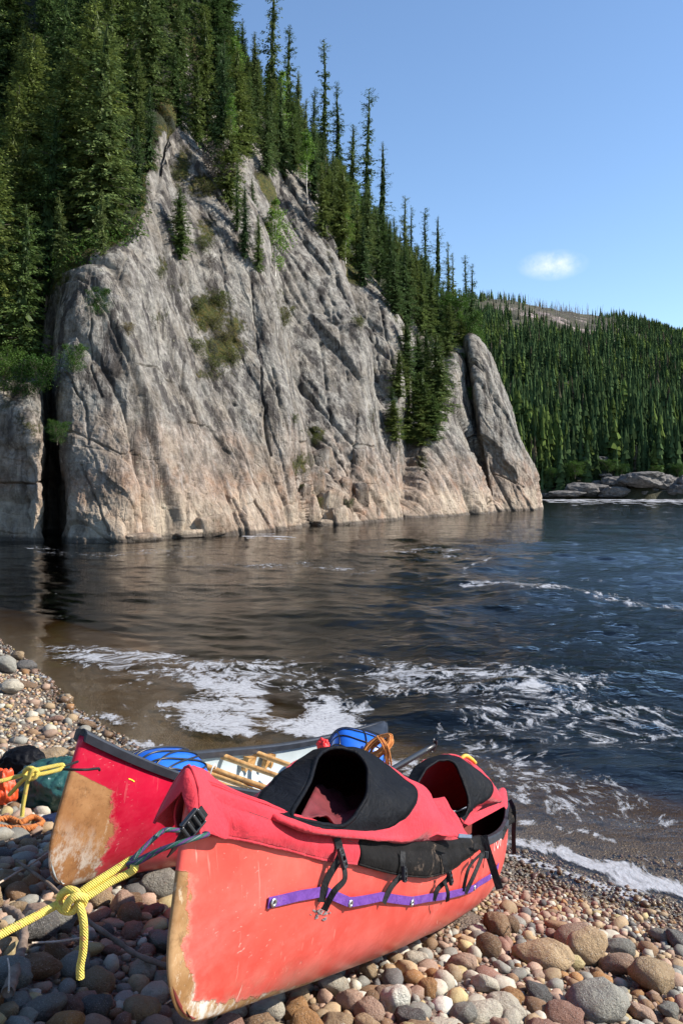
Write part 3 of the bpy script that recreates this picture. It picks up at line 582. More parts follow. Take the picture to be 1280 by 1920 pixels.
def conifer(seed, h, rm, dens=1.0, base=0.06, ragged=0.35, club=0.0, spr=0.31, lod=1.0):
    rng = np.random.default_rng(seed); lean = rng.normal(size=2)*0.012*h
    axis = lambda z: np.stack([lean[0]*(z/h)**2+0.05*np.sin(z*0.9+seed), lean[1]*(z/h)**2+0.05*np.cos(z*0.8+seed), z], -1)
    nb = int(h*38*dens*lod); f = np.sort(base+(1-base)*rng.random(nb)**0.92); az = rng.random(nb)*6.283
    prof = rm*(1-f)**0.62*(0.55+0.45*sstep(base, base+.18, f))+0.08+club*np.exp(-((f-0.93)/0.05)**2)
    lump = 1+ragged*1.35*fbm(np.stack([np.cos(az)*1.2, np.sin(az)*1.2, f*h*0.9+seed], -1), 3)*2.2
    gap = fbm(np.stack([np.cos(az)*0.5+seed, np.sin(az)*0.5, f*h*1.3], -1), 2)
    keep = gap > -0.22-0.1*(1-f); L = (prof*lump*rng.uniform(.7, 1.12, nb)).clip(.08, rm*1.5)
    f, az, L = f[keep], az[keep], L[keep]; nb = len(f)
    el = np.radians(16*f**2-30*(1-f)+rng.normal(0, 7, nb))
    step = 0.15/lod**.5; per = np.maximum((L/step).astype(int), 1); idx = np.repeat(np.arange(nb), per*4)
    t = rng.random(len(idx))**0.75; d0 = np.stack([np.cos(az)*np.cos(el), np.sin(az)*np.cos(el), np.sin(el)], -1)[idx]
    r = (L[idx]*t)[:, None]; pos = axis(f[idx]*h)+d0*r+np.array([0, 0, 1.0])*(0.10*r*r/np.maximum(L[idx], .3)[:, None])
    pos += rng.normal(size=pos.shape)*0.05
    side = np.cross(d0, [0, 0, 1.0]); k = rng.choice([-1, 1], len(idx))*rng.uniform(.2, 1.1, len(idx))
    dr = d0*0.9+side*k[:, None]+np.array([0, 0, -1.0])*rng.uniform(-.1, .55, len(idx))[:, None]
    sz = spr*rng.uniform(.6, 1.25, len(idx))*(0.6+0.4*(1-t))*(1-.45*f[idx]**2)
    V, F = sprays(pos, dr, sz, sz*.42, rng)
    cv = np.repeat(rng.uniform(.65, 1.25, nb)[idx]*rng.uniform(.75, 1.2, len(idx)), 4)
    C = np.stack([cv, cv, cv*rng.uniform(.9, 1.1)], -1)
    K = MB(); ns = int(h*3.2*min(1, lod*2))
    for i in range(ns):
        f0 = base+(1-base)*(i/ns)*.97; rr = .30*(rm*(1-f0)**.62*(.55+.45*sstep(base, base+.18, f0))+.05); a = np.arange(15)*2*math.pi/15+i; j = rr*rng.uniform(.4, 1.3, 15)
        z0 = f0*h; top = np.stack([np.cos(a)*j*.12, np.sin(a)*j*.12, np.full(15, z0+h/ns*1.5)], -1); bt = np.stack([np.cos(a)*j, np.sin(a)*j, z0-rng.uniform(0, .4, 15)], -1)
        ax = axis(np.array(z0)); ax[2] = 0; K.add(np.concatenate([bt, top])+ax, gridF(2, 15, cv=True))
    kv, kf = K.merged(); F = np.concatenate([F, kf[0]+len(V)]); V = np.concatenate([V, kv]); C = np.concatenate([C, np.full((len(kv), 3), .55)*rng.uniform(.7, 1.2, (len(kv), 1))])
    # top shoot
    tb = MB(); zz = np.linspace(-.4, h*.995, 14); r0 = 0.009*h+0.02
    V2, F2 = tube(axis(zz), np.linspace(r0, 0.012, 14), 6); tb.add(V2, F2)
    for i in rng.choice(nb, min(int(h*5*lod), nb), replace=False):
        if f[i] < .75 or rng.random() < .4:
            p0 = axis(np.array(f[i]*h)); dd = np.array([math.cos(az[i]), math.sin(az[i]), math.tan(el[i])])
            p = p0+dd*np.linspace(0, L[i]*1.02, 4)[:, None]; p[:, 2] += 0.1*np.linspace(0, 1, 4)**2*L[i]
            tb.add(*tube(p, np.linspace(.018, .005, 4), 3, cap=False))
    for i in range(int(10*lod)):                              # dead stubs on the lower trunk
        z0 = rng.uniform(.02, .35)*h; a = rng.random()*6.28; p0 = axis(np.array(z0)); l = rng.uniform(.3, .9)
        dd = np.array([math.cos(a), math.sin(a), rng.uniform(-.4, .1)]); tb.add(*tube(p0+dd*np.linspace(0, l, 3)[:, None], [.015, .01, .004], 3, cap=False))
    return tb.merged(), (V, F, C)
def broadleaf(seed, h, rm, n, leaf=.09, base=.3, trunk_r=.03, stems=1, lean=.1):
    rng = np.random.default_rng(seed); tb = MB(); P_, D_ = [], []
    for s in range(stems):
        a = rng.random()*6.28; dx = np.array([math.cos(a), math.sin(a)])*lean*h*(1 if stems == 1 else rng.uniform(.5, 2.5))
        zz = np.linspace(-.2, h*rng.uniform(.85, 1), 12); ax = np.stack([dx[0]*(zz/h)**1.4*np.sign(zz.clip(0)), dx[1]*(zz/h)**1.4*np.sign(zz.clip(0)), zz], -1); ax = np.nan_to_num(ax)
        ax[:, :2] += np.stack([np.sin(zz*1.3+seed), np.cos(zz*1.1+seed)], -1)*.03*h*.3
        tb.add(*tube(ax, np.linspace(trunk_r, .006, 12), 6))
        nb = int(9+h*4/stems**.5)
        for b in range(nb):
            f = base+(1-base)*rng.random()**.8; k = f*(len(ax)-1); i = min(int(k), len(ax)-2); p0 = ax[i]+(ax[i+1]-ax[i])*(k-i)
            L = rm*(math.sin(min(1, (1-f)*1.6+.15)*1.5))*rng.uniform(.5, 1.1); az = rng.random()*6.28; el = rng.uniform(.1, .9)
            dd = np.array([math.cos(az)*math.cos(el), math.sin(az)*math.cos(el), math.sin(el)]); tt = np.linspace(0, 1, 5)[:, None]
            p = p0+dd*L*tt-np.array([0, 0, .25])*L*tt**2; tb.add(*tube(p, np.linspace(trunk_r*.35, .003, 5), 3, cap=False))
            m_ = max(3, int(n/nb/stems)); t = rng.uniform(.15, 1.08, m_)[:, None]
            P_.append(p0+dd*L*t-np.array([0, 0, .25])*L*t**2+rng.normal(size=(m_, 3))*np.array([.16, .16, .12])*L**.5); D_.append(rng.normal(size=(m_, 3))+dd*.6-np.array([0, 0, .5]))
    pos = np.concatenate(P_); dr = np.concatenate(D_); sz = leaf*rng.uniform(.6, 1.3, len(pos))
    V, F = sprays(pos, dr, sz, sz*.75, rng, 1.0); cv = np.repeat(rng.uniform(.7, 1.25, len(pos)), 4)
    return tb.merged(), (V, F, np.stack([cv, cv, cv], -1))
def tree_proto(name, cat, gen, leafm, barkm):
    (tv, tf), (cv, cf, cc) = gen
    root = empty(name, (0, 0, 0), None, cat)
    build('trunk', tv, tf, barkm, root, smooth=True); build('crown', cv, cf, leafm, root, smooth=False, cols=cc)
    return dict(root=root, used=False)
def plant(pr, loc, s, rz, label, group, sxy=1.0, tilt=(0, 0)):
    if not pr['used']: r = pr['root']; pr['used'] = True
    else:
        r = pr['root'].copy(); COL.objects.link(r)
        for ch in pr['root'].children: c = ch.copy(); COL.objects.link(c); c.parent = r
    r.location = loc; r.scale = (s*sxy, s*sxy, s); r.rotation_euler = (tilt[0], tilt[1], rz); r['label'] = label
    if group: r['group'] = group
    elif 'group' in r: del r['group']
    return r
SP = [tree_proto('spruce_tree', 'spruce', conifer(21+i, 10, rm, dn, ba, rg, cl), MT['spruce'], MT['bark']) for i, (rm, dn, ba, rg, cl) in enumerate(
     [(1.6, 1.0, .05, .35, 0), (1.3, 1.0, .05, .5, .1), (1.95, 1.1, .03, .3, 0), (.95, .8, .1, .6, .22), (1.5, .8, .15, .5, .1), (1.2, .9, .06, .5, .2), (1.8, .9, .08, .45, 0)])]
NARROW = [tree_proto('black_spruce', 'spruce', conifer(41+i, 10, rm, dn, ba, .8, cl), MT['spruce'], MT['bark']) for i, (rm, dn, ba, cl) in enumerate([(.85, .7, .15, .35), (.8, .6, .22, .42), (.95, .75, .1, .25)])]
LARCH = tree_proto('larch_tree', 'larch', conifer(61, 10, 1.6, .45, .2, .6, 0, .22), MT['spruce'], MT['bark'])
BIR = [tree_proto('birch_tree', 'birch', broadleaf(71+i, 8, 1.3, 3600, .13, .3, .07, 1, .05), MT['birch'], MT['birchbark']) for i in range(2)]
SAP = tree_proto('birch_sapling', 'birch', broadleaf(75, 4, 1.1, 3000, .10, .12, .035, 2, .1), MT['birch'], MT['birchbark'])
BUSH = [tree_proto('leafy_bush', 'bush', broadleaf(81+i, 2, 1.0, 6000, .062, .1, .02, 7, .25), MT['bush'], MT['bark']) for i in range(3)]
HEATH = [tree_proto('heath_shrub', 'shrub', broadleaf(91+i, 1, .7, 1800, .055, .05, .01, 8, .4), MT['heath'], MT['bark']) for i in range(2)]
DEAD = tree_proto('dead_bush', 'bush', broadleaf(95, 3, 1.1, 1500, .11, .1, .02, 5, .3), MT['twig'], MT['bark'])
NT = [0]
def on_px(pr, x, ytop, ybase, label, group=None, D=None, h0=10.0, sxy=1.0, near=None, tilt=(0, 0)):
    p = cliff_at(x, ybase, near)
    if D: p = P(x, ybase, D)
    h = (ybase-ytop)*p[1]/FPX; p[2] -= .15
    NT[0] += 1
    return plant(pr, p, h/h0, random.random()*6.28, label, group, sxy, tilt)
# skyline trees (photo x, top y, foot y)
S_ = [('N0', 511, -60, 262, 'tallest bare-stemmed spruce beside the two birches on the skyline'), ('S5', 540, 48, 280, 'spruce just right of the leaning birch pair, pointed top on the skyline'),
 ('S1', 455, 30, 175, 'ragged dark spruce on the skyline left of the tall bare-stemmed spruce'), ('S0', 478, 55, 225, 'broad green spruce with its point between two darker skyline spruces'),
 ('N1', 609, 68, 345, 'very tall thin spruce with a club top rising above the second rock rib'), ('N2', 633, 150, 350, 'thin spruce just right of the tall club-topped skyline spruce'),
 ('S3', 588, 158, 335, 'short pointed spruce left of the tall club-topped skyline spruce'), ('N0', 688, 165, 450, 'tall thin spruce with dead brown lower limbs over the third rock rib'),
 ('S4', 661, 228, 420, 'ragged brownish spruce left of the tall thin one over the third rib'), ('L', 716, 262, 478, 'open grey-green larch with level airy branches on the skyline'),
 ('N2', 759, 363, 530, 'slim spruce, left one of a close pair right of the larch'), ('N1', 770, 385, 535, 'slim spruce, right one of a close pair right of the larch'),
 ('S3', 740, 400, 525, 'dense spruce in front of the foot of the grey-green larch'), ('N0', 797, 385, 560, 'thin leaning half-dead spruce beside a round-topped larch'),
 ('L', 820, 402, 575, 'round-topped light green larch near the lower end of the slope'), ('N2', 840, 450, 585, 'slim spruce just right of the round-topped larch'), ('N1', 849, 470, 590, 'small slim spruce near the lower end of the skyline'),
 ('N0', 873, 474, 618, 'taller of the two last spruces standing over the rock point'), ('N2', 884, 491, 628, 'shorter of the two last spruces standing over the rock point'),
 ('S0', 560, 130, 300, 'full green spruce with a broken point above the gully of birches'), ('S3', 572, 180, 310, 'narrow spruce on the skyline over the top of the second rib')]
PRO = {'L': LARCH, **{'S%d' % i: p for i, p in enumerate(SP)}, **{'N%d' % i: p for i, p in enumerate(NARROW)}}
PLACED = []
for k, x, yt, yb, lab in S_:
    # the foot stands on the wooded slope behind the rock lip
    j = np.argmin((CXP[:, 480:]-x)**2+(CYP[:, 480:]-yb)**2*1.0); p = CG[:, 480:].reshape(-1, 3)[j].copy(); D = p[1]
    h = (HOR+(CAMZ-p[2])*FPX/D-yt)*D/FPX; p[2] -= .2; p[0] = (x-640)*D/FPX
    plant(PRO[k], p, h/10, random.random()*6.28, lab, None, .8); PLACED.append((p[0], p[1])); NT[0] += 1
X_ = [('S2', 340, 345, 482, 'single spruce growing on the rock ledge of the first rib'), ('S0', 460, 340, 480, 'dark spruce filling the top of the gully between the two tall ribs'), ('S2', 486, 395, 505, 'low spruce at the foot of the gully left of the light green sapling'), ('S5', 445, 300, 430, 'slender spruce high in the gully between the two tall ribs'),
 ('S1', 765, 590, 722, 'slim blue-green spruce at the top of the low gully'), ('S2', 792, 690, 812, 'bushy blue-green spruce in the middle of the low gully'), ('S0', 818, 620, 790, 'tallest spruce on the right side of the low gully'), ('S6', 765, 700, 830, 'wide spruce with dense skirts at the foot of the low gully'),
 ('S5', 738, 720, 800, 'small spruce on the left edge of the low gully'), ('S1', 800, 610, 715, 'narrow spruce behind the bushy ones in the low gully'), ('S4', 780, 640, 770, 'ragged spruce in the centre of the low gully behind its bushy neighbour'), ('S2', 812, 735, 822, 'short dense spruce at the lower right of the gully'), ('S6', 748, 650, 745, 'spruce on the upper left side of the low gully'), ('S0', 785, 620, 700, 'pointed spruce at the top centre of the low gully'), ('S2', 742, 745, 822, 'dark full spruce at the lower left of the gully'),
 ('S1', 828, 655, 745, 'spruce leaning over the right rim of the low gully'), ('S2', 788, 750, 830, 'broad low spruce at the very foot of the gully')]
for k, x, yt, yb, lab in X_: on_px(PRO[k], x, yt, yb, lab, sxy=1.9 if x > 700 else (1.3 if x < 400 else .8))
on_px(SAP, 517, 378, 508, 'light green birch sapling at the foot of the gully between the tall ribs', h0=4, sxy=1.0, D=62.5)
on_px(BIR[0], 433, 165, 290, 'white-stemmed birch on the slope above the first rock rib', D=58, h0=8, sxy=.75)
on_px(BIR[1], 527, 95, 292, 'white-stemmed birch pair leaning at the top of the second rib', D=76, h0=8, sxy=.8)
for x, yt, yb, D, k, w, lab in [(474, 330, 425, 62, 1, .8, 'slim dark spruce at the left side of the gully between the tall ribs'), (497, 285, 345, 73, 5, .9, 'short spruce on the lip above the gully between the tall ribs'), (468, 250, 345, 70, 0, .9, 'dark spruce at the head of the gully between the tall ribs'), (545, 245, 318, 76, 2, 1.0, 'wide spruce on the very top of the second rib'), (452, 395, 455, 58, 4, 1.1, 'small ragged spruce on the inner edge of the first rib')]:
    q_ = P(x, yb, D); plant(SP[k], q_, (yb-yt)*D/FPX/10, x*.7, lab, None, w); NT[0] += 1
for i, (x, yt, yb, D, lab) in enumerate([(72, 640, 738, 39.3, 'bright green bush spilling over the left block of the cliff'), (8, 625, 735, 40, 'leafy bush on the left block at the edge of the view'), (138, 630, 700, 39, 'bright green boughs hanging across the dark crevice'), (36, 660, 745, 39.6, 'low green bush on the rim of the left rock block'), (108, 785, 830, 39.0, 'small tuft of bush growing low in the dark crevice'),
   (185, 540, 592, 41, 'round dark green bush clinging under the top of the main wall'), (845, 545, 628, 87.5, 'bright green bush at the rim above the rock point'), (872, 580, 642, 87.5, 'bright green bush on the tip over the dark slot'), (745, 590, 650, 82, 'bush beside the slim spruce at the top of the low gully'), (760, 790, 835, 73, 'pale green bush at the foot of the low gully'),
   (862, 660, 690, 86, 'small bush in the crack left of the dark slot'), (886, 725, 750, 84, 'small bright bush growing in the dark slot'), (740, 780, 830, 70, 'leafy bush left of the spruces at the foot of the low gully'), (800, 570, 625, 89, 'bright green bush under the round-topped larch'), (480, 290, 335, 71, 'dark leafy bush on top of the second rib'), (820, 595, 640, 86.5, 'bright bush above the low buttress')]):
    h = (yb-yt)*D/FPX; plant(BUSH[i % 3], P(x, yb, D), h/2.1*(1 if i > 3 else .8), i*1.7, lab, None, 1.0)
for i, (x, yt, yb, lab) in enumerate([(390, 325, 360, 'yellow-green shrub on the crest of the first rib'), (375, 545, 580, 'heath shrub at the top of the green patch on the wall'), (400, 570, 610, 'yellowish heath shrub in the middle of the green patch'), (372, 620, 660, 'bright tuft at the left side of the green patch'), (425, 600, 640, 'heath shrub on the right side of the green patch'), (440, 640, 680, 'brownish heath shrub low in the green patch'), (405, 650, 690, 'heath shrub at the lowest corner of the green patch'),
   (383, 430, 465, 'brown heath shrub beside the ledge spruce'), (330, 305, 330, 'small heath tuft near the top of the first rib'), (590, 800, 828, 'tuft on the ledge over the broken blocks'), (560, 845, 865, 'green tuft above the broken blocks'), (565, 895, 915, 'green tuft in a joint of the broken blocks'), (300, 490, 515, 'low heath on the ledge below the left spruces'), (675, 585, 610, 'heath tuft on the third rib'), (552, 765, 785, 'brown grass tuft halfway up the wall'),
   (415, 530, 570, 'dark heath shrub above the green patch'), (530, 560, 600, 'brown heath tuft on the inner side of the second rib'), (600, 925, 945, 'green tuft at the foot of the broken blocks'), (655, 925, 945, 'small tuft in the crack near the water'), (240, 590, 620, 'dry heath on the shoulder of the main wall')]):
    on_px(HEATH[i % 2], x, yb-(yb-yt)*.8, yb, lab, h0=1.0, sxy=.95)
for x, yt, yb, lab in [(405, 265, 340, 'leafless grey-brown bush above the first rib'), (425, 300, 350, 'bare twiggy bush at the top of the gully'), (395, 470, 500, 'dead brown bush against the wall of the first rib')]: on_px(DEAD, x, yt, yb, lab, h0=3.0, D=57 if yt < 400 else None)
# forest on the slope
def sky_limit(x): return np.interp(x, [380, 430, 470, 520, 560, 600, 650, 700, 750, 800, 850, 890, 920], [-900, 25, 85, 130, 190, 235, 300, 365, 430, 475, 560, 610, 640])
i0 = int(np.searchsorted(CTV, 5.12)); sub_ = CG[:, i0:]; 
cand = sub_.reshape(-1, 3)[::3]; cu = np.repeat(CTU, sub_.shape[1])[::3]; cvv = np.tile(CTV[i0:], len(CTU))[::3]
xs = 640+FPX*cand[:, 0]/cand[:, 1]; ys = HOR+(CAMZ-cand[:, 2])*FPX/cand[:, 1]
ok = (xs > -70) & (xs < 905) & (ys > -8) & (ys < 760) & (cu < 23.5)
cand, cvv, xs, ys = cand[ok], cvv[ok], xs[ok], ys[ok]; ordr = np.random.default_rng(8).permutation(len(cand))
def words(h, w, D, zone):
    a = 'tall' if h > 10.5 else ('mid-height' if h > 7.5 else 'small'); return a+' '+w+' spruce '+zone
WN = ['full-skirted', 'slender', 'broad dense', 'thin club-topped', 'ragged open-crowned', 'narrow uneven', 'wide loose-limbed']
cnt = 0; rl = np.random.default_rng(12)
for i in ordr:
    p = cand[i]; sp = (2.0 if xs[i] < 330 else 1.75) if p[1] < 72 else 1.7
    if any((p[0]-a)**2+(p[1]-b)**2 < sp*sp for a, b in PLACED): continue
    if cvv[i] < 5.25 and 100 < xs[i] < 330 and rl.random() < .3: continue
    if 215 < ys[i] < 570 and xs[i]+40 > np.interp(ys[i], [215, 240, 330, 400, 450, 490, 530, 560], [275, 290, 285, 268, 250, 222, 150, 100]) and xs[i] < 330 and p[1] < 60:
        if xs[i]+8 > np.interp(ys[i], [215, 240, 330, 400, 450, 490, 530, 560], [300, 300, 287, 270, 252, 224, 152, 102]): continue
        plant(SP[rl.integers(7)], (p[0], p[1], p[2]-.25), rl.uniform(.3, .6), rl.random()*6.28, 'small spruce on the rim of the main wall', 'small spruces along the rim of the wall', .85); PLACED.append((p[0], p[1])); cnt += 1; continue
    if 432 < xs[i] < 575 and ys[i] > 335: continue
    D = p[1]; hmax = (ys[i]-sky_limit(xs[i]))*D/FPX; left = xs[i] < 330
    h = rl.uniform(7.5, 13.0) if left else rl.uniform(5.5, 10.5)
    if hmax < 2.0: continue
    if h > hmax: h = hmax*rl.uniform(.7, 1.0)
    k = rl.choice(7, p=[.22, .14, .24, .06, .12, .1, .12]); s = h/10
    zone = ('on the steep wood above the left rock block' if xs[i] < 90 else 'in the dark wood over the main wall' if xs[i] < 230 else 'in the wood above the first rib' if xs[i] < 400 else 'in the saddle behind the birches' if xs[i] < 520 else 'on the slope over the second rib' if xs[i] < 650 else 'over the third rib' if xs[i] < 760 else 'near the low end of the slope')
    zone += ', low down' if ys[i] > np.interp(xs[i], [0, 300, 500, 900], [420, 200, 300, 620]) else (', high up' if ys[i] < np.interp(xs[i], [0, 300, 500, 900], [150, 60, 240, 600]) else '')
    if rl.random() < .085:
        plant(BIR[rl.integers(2)], (p[0], p[1], p[2]-.2), min(h, 8)/8, rl.random()*6.28, 'light green birch '+zone, 'birches of the wood on the cliff', .9); PLACED.append((p[0], p[1])); cnt += 1; continue
    plant(SP[k], (p[0], p[1], p[2]-.25), s, rl.random()*6.28, words(h, WN[k], D, zone), 'spruces of the wood on the cliff', rl.uniform(.85, 1.25)*(1.15 if h < 6 else 1), (rl.normal(0, .03), rl.normal(0, .03)))
    PLACED.append((p[0], p[1])); cnt += 1
    if cnt >= 285: break
print('forest spruces', cnt)
# forest floor bushes between the trunks: one uncountable undergrowth
def undergrowth():
    rg = np.random.default_rng(4); keep_ = np.flatnonzero(~((xs > 445) & (xs < 600) & (ys > 300)) & ~((xs > 262) & (xs < 352) & (ys > 205)) & (cvv > 5.3)); NU = 24000; sel = keep_[rg.integers(0, len(keep_), NU)]; p = cand[sel]+rg.normal(size=(NU, 3))*np.array([.3, .3, .0]); p[:, 2] += rg.random(NU)*.9
    V, F = sprays(p, rg.normal(size=(NU, 3)), rg.uniform(.08, .2, NU), rg.uniform(.06, .16, NU), rg, 1.0)
    cv = np.repeat(rg.uniform(.5, 1.1, NU), 4); o = build('undergrowth', V, F, MT['bush'], smooth=False, cols=np.stack([cv, cv, cv], -1))
    tag(o, 'low tangled undergrowth on the slope between the spruce trunks', 'undergrowth', kind='stuff')
undergrowth()
# far forest: one mass of small trees
def far_forest():
    rg = np.random.default_rng(15); protos = []
    for i, (rm, dn, rag) in enumerate([(.95, .5, .3), (.75, .45, .35), (1.2, .55, .3), (1.9, .5, .4)]):
        L_ = 9; V, F, C = [], [], []
        for q_ in range(L_):
            f0 = .05+.95*q_/L_; a = np.arange(7)*2*math.pi/7+q_*1.3; j = rm*((1-f0)**.75+.05)*rg.uniform(.6, 1.3, 7); z0 = f0*10
            bt = np.stack([np.cos(a)*j, np.sin(a)*j, z0-rg.uniform(.1, .9, 7)], -1); tp = np.stack([np.cos(a)*j*.12, np.sin(a)*j*.12, np.full(7, min(10.3, z0+1.5))], -1)
            w = np.concatenate([bt, tp]); ff = gridF(2, 7, cv=True); V.append(w[ff].reshape(-1, 3)); C.append(np.repeat(rg.uniform(.6, 1.35, len(ff)), 4))
        cv = np.concatenate(V); cc = np.concatenate(C)[:, None]*np.ones((1, 3)); protos.append((cv, cc))
    n = 26000; Y = np.sqrt(rg.uniform(154**2, 500**2, n)); A = rg.uniform(-.02, .60, n); A = np.where(rg.random(n) < .55, rg.uniform(.12, .44, n), A); X = A*Y; Z = hill_z(X, Y); b = bare(X, Y)
    keep = (b < rg.uniform(.0, .42, n)) & (Z > 1.5) & (rg.random(n) > np.clip((Y-300)/90, 0, .88)*sstep(.40, .28, A)); X, Y, Z = X[keep], Y[keep], Z[keep]; n = len(X)
    V, C = [], []
    patch = fbm(np.stack([X, Y, 0*X], -1)*0.02, 3)
    for i in range(n):
        a = X[i]/Y[i]*FPX+640; lar = rg.random() < .10+.35*(patch[i] > .12); k = 3 if lar and rg.random() < .5 else rg.integers(0, 3); cv, cc = protos[k]
        h = (2.4+5.6*rg.random()**1.4)*(1.3 if Y[i] < 190 else .95)*(.75 if Y[i] > 380 else 1); s = h/10; r = rg.random()*6.28; c, q = math.cos(r), math.sin(r)
        sw = rg.uniform(.85, 1.45); v = cv*s; v = v*np.array([sw, sw, 1]); V.append(np.stack([v[:, 0]*c-v[:, 1]*q+X[i], v[:, 0]*q+v[:, 1]*c+Y[i], v[:, 2]+Z[i]-.3], -1))
        base = np.array([.095, .135, .036])*rg.uniform(.6, 1.1) if lar else (np.array([.085, .075, .05])*rg.uniform(.6, 1.2) if rg.random() < .06 else np.array([.050, .080, .032])*rg.uniform(.55, 1.6))
        C.append(cc*base)
    V = np.concatenate(V); C = np.concatenate(C); F = np.arange(len(V)).reshape(-1, 4); print('far quads', len(F))
    m = M('far_needles'); vc = m.n('ShaderNodeAttribute', attribute_name='col').outputs['Color']
    d = m.n('ShaderNodeBsdfDiffuse'); m.l(vc, d.inputs[0]); t = m.n('ShaderNodeBsdfTranslucent'); m.l(vc, t.inputs[0]); s = m.n('ShaderNodeMixShader'); s.inputs[0].default_value = .2; m.l(d.outputs[0], s.inputs[1]); m.l(t.outputs[0], s.inputs[2])
    o = build('forest', V, F, m.fin(s.outputs[0]), smooth=False, cols=C); tag(o, 'dense spruce forest covering the far hillside', 'forest', kind='stuff')
    mb = MB(); k = 0
    for i in range(6000):
        y = rg.uniform(310, 470); a = rg.uniform(.14, .42); x = a*y
        if bare(np.array(x), np.array(y)) > .25 or rg.random() < (.35 if y > 435 else .10):
            z = float(hill_z(np.array(x), np.array(y))); h = rg.uniform(2.5, 6.5); mb.add(*tube([(x, y, z-.5), (x+rg.normal()*.2, y, z+h*.5), (x+rg.normal()*.4, y, z+h)], [.11, .08, .03], 3, cap=False)); k += 1
            if k > 480: break
    o = mb.build('dead_forest', bark('weathered_bark', (.05, .045, .04), (.12, .105, .095), 3)); tag(o, 'bare grey trunks of burnt trees along the crest of the far hill', 'dead trees', kind='stuff')
far_forest()

# ================================================================== CANOES
class Canoe:
    def __init__(s, P0, P1, roll, beam, depth, rise, tip=0.0):
        s.P0 = np.asarray(P0, float); d = np.asarray(P1, float)-s.P0; s.L = np.linalg.norm(d); ex = d/s.L
        ly = np.cross([0, 0, 1.0], ex); ly /= np.linalg.norm(ly); lz = np.cross(ex, ly); c, q = math.cos(roll), math.sin(roll)
        s.ex, s.ly, s.lz = ex, ly*c+lz*q, lz*c-ly*q
        s.B, s.dep, s.rise = beam, depth, rise
    def W(s, p): p = np.asarray(p, float); return s.P0+p[..., 0:1]*s.ex+p[..., 1:2]*s.ly+p[..., 2:3]*s.lz
    def keel(s, t): return 0.045*np.abs(2*t-1)**3
    def sheer(s, t): return s.dep+s.rise*np.abs(2*t-1)**2.6
    def width(s, t): return 0.014+s.B*np.clip(1-np.abs(2*t-1)**2.1, 0, 1)**0.92
    def hull(s, t, v, sgn):          # local coordinates; v 0 keel .. 1 gunwale; sgn -1 is the side the camera sees
        t = np.asarray(t, float); v = np.asarray(v, float); k = s.keel(t); h = s.sheer(t)
        e = np.minimum(t, 1-t)*s.L; ee = np.exp(-e/0.10)
        b = 0.50+0.35*np.exp(-e/0.55); a = 2.6-0.9*np.exp(-e/0.5)
        y = (1-(1-v)**a)**b*(1-0.06*v**3); y = y*s.width(t)+0.0
        cut = 0.17*(1-np.sqrt(np.clip(1-(1-np.clip(v/0.42, 0, 1))**2, 0, 1)))+0.018*(1-v)
        x = t*s.L+np.where(t < .5, 1, -1)*cut*ee
        return np.stack([x, sgn*y, k+(h-k)*v], -1)
    def hullW(s, t, v, sgn, off=0.0):
        p = s.W(s.hull(t, v, sgn))
        if off:
            e = 1e-3; v = np.asarray(v, float); t = np.asarray(t, float)
            dt = s.W(s.hull(t+e, v, sgn))-s.W(s.hull(t-e, v, sgn)); dv = s.W(s.hull(t, np.minimum(v+e, 1), sgn))-s.W(s.hull(t, v-e, sgn))
            n = np.cross(dt, dv)*(1 if sgn < 0 else -1); n /= np.linalg.norm(n, axis=-1)[..., None]+1e-12; p = p+n*off
        return p
    def find(s, x, y, sgn=-1):       # hull parameters of the point seen at a photo position
        if not hasattr(s, 'tab'):
            T, V = np.meshgrid(np.linspace(.004, .996, 500), np.linspace(.02, 1, 160), indexing='ij'); s.TT, s.VV = T, V; s.tab = {}
        if sgn not in s.tab:
            p = s.hullW(s.TT, s.VV, sgn); s.tab[sgn] = (640+FPX*p[..., 0]/p[..., 1], HOR+(CAMZ-p[..., 2])*FPX/p[..., 1], p[..., 1])
        a, b, dpt = s.tab[sgn]; d = (a-x)**2+(b-y)**2; ok = d < d.min()+9; k = np.argmin(np.where(ok, dpt, 99)); return s.TT.ravel()[k], s.VV.ravel()[k]
CA = Canoe(P(285.956, 1987.208, 1.86), P(936.289, 1670.273, 5.343), -0.03, 0.245, 0.377, 0.173)
CB = Canoe(P(58.165, 1699.195, 2.958), P(682.969, 1505.137, 6.418), 0.181, 0.361, 0.35, 0.239)
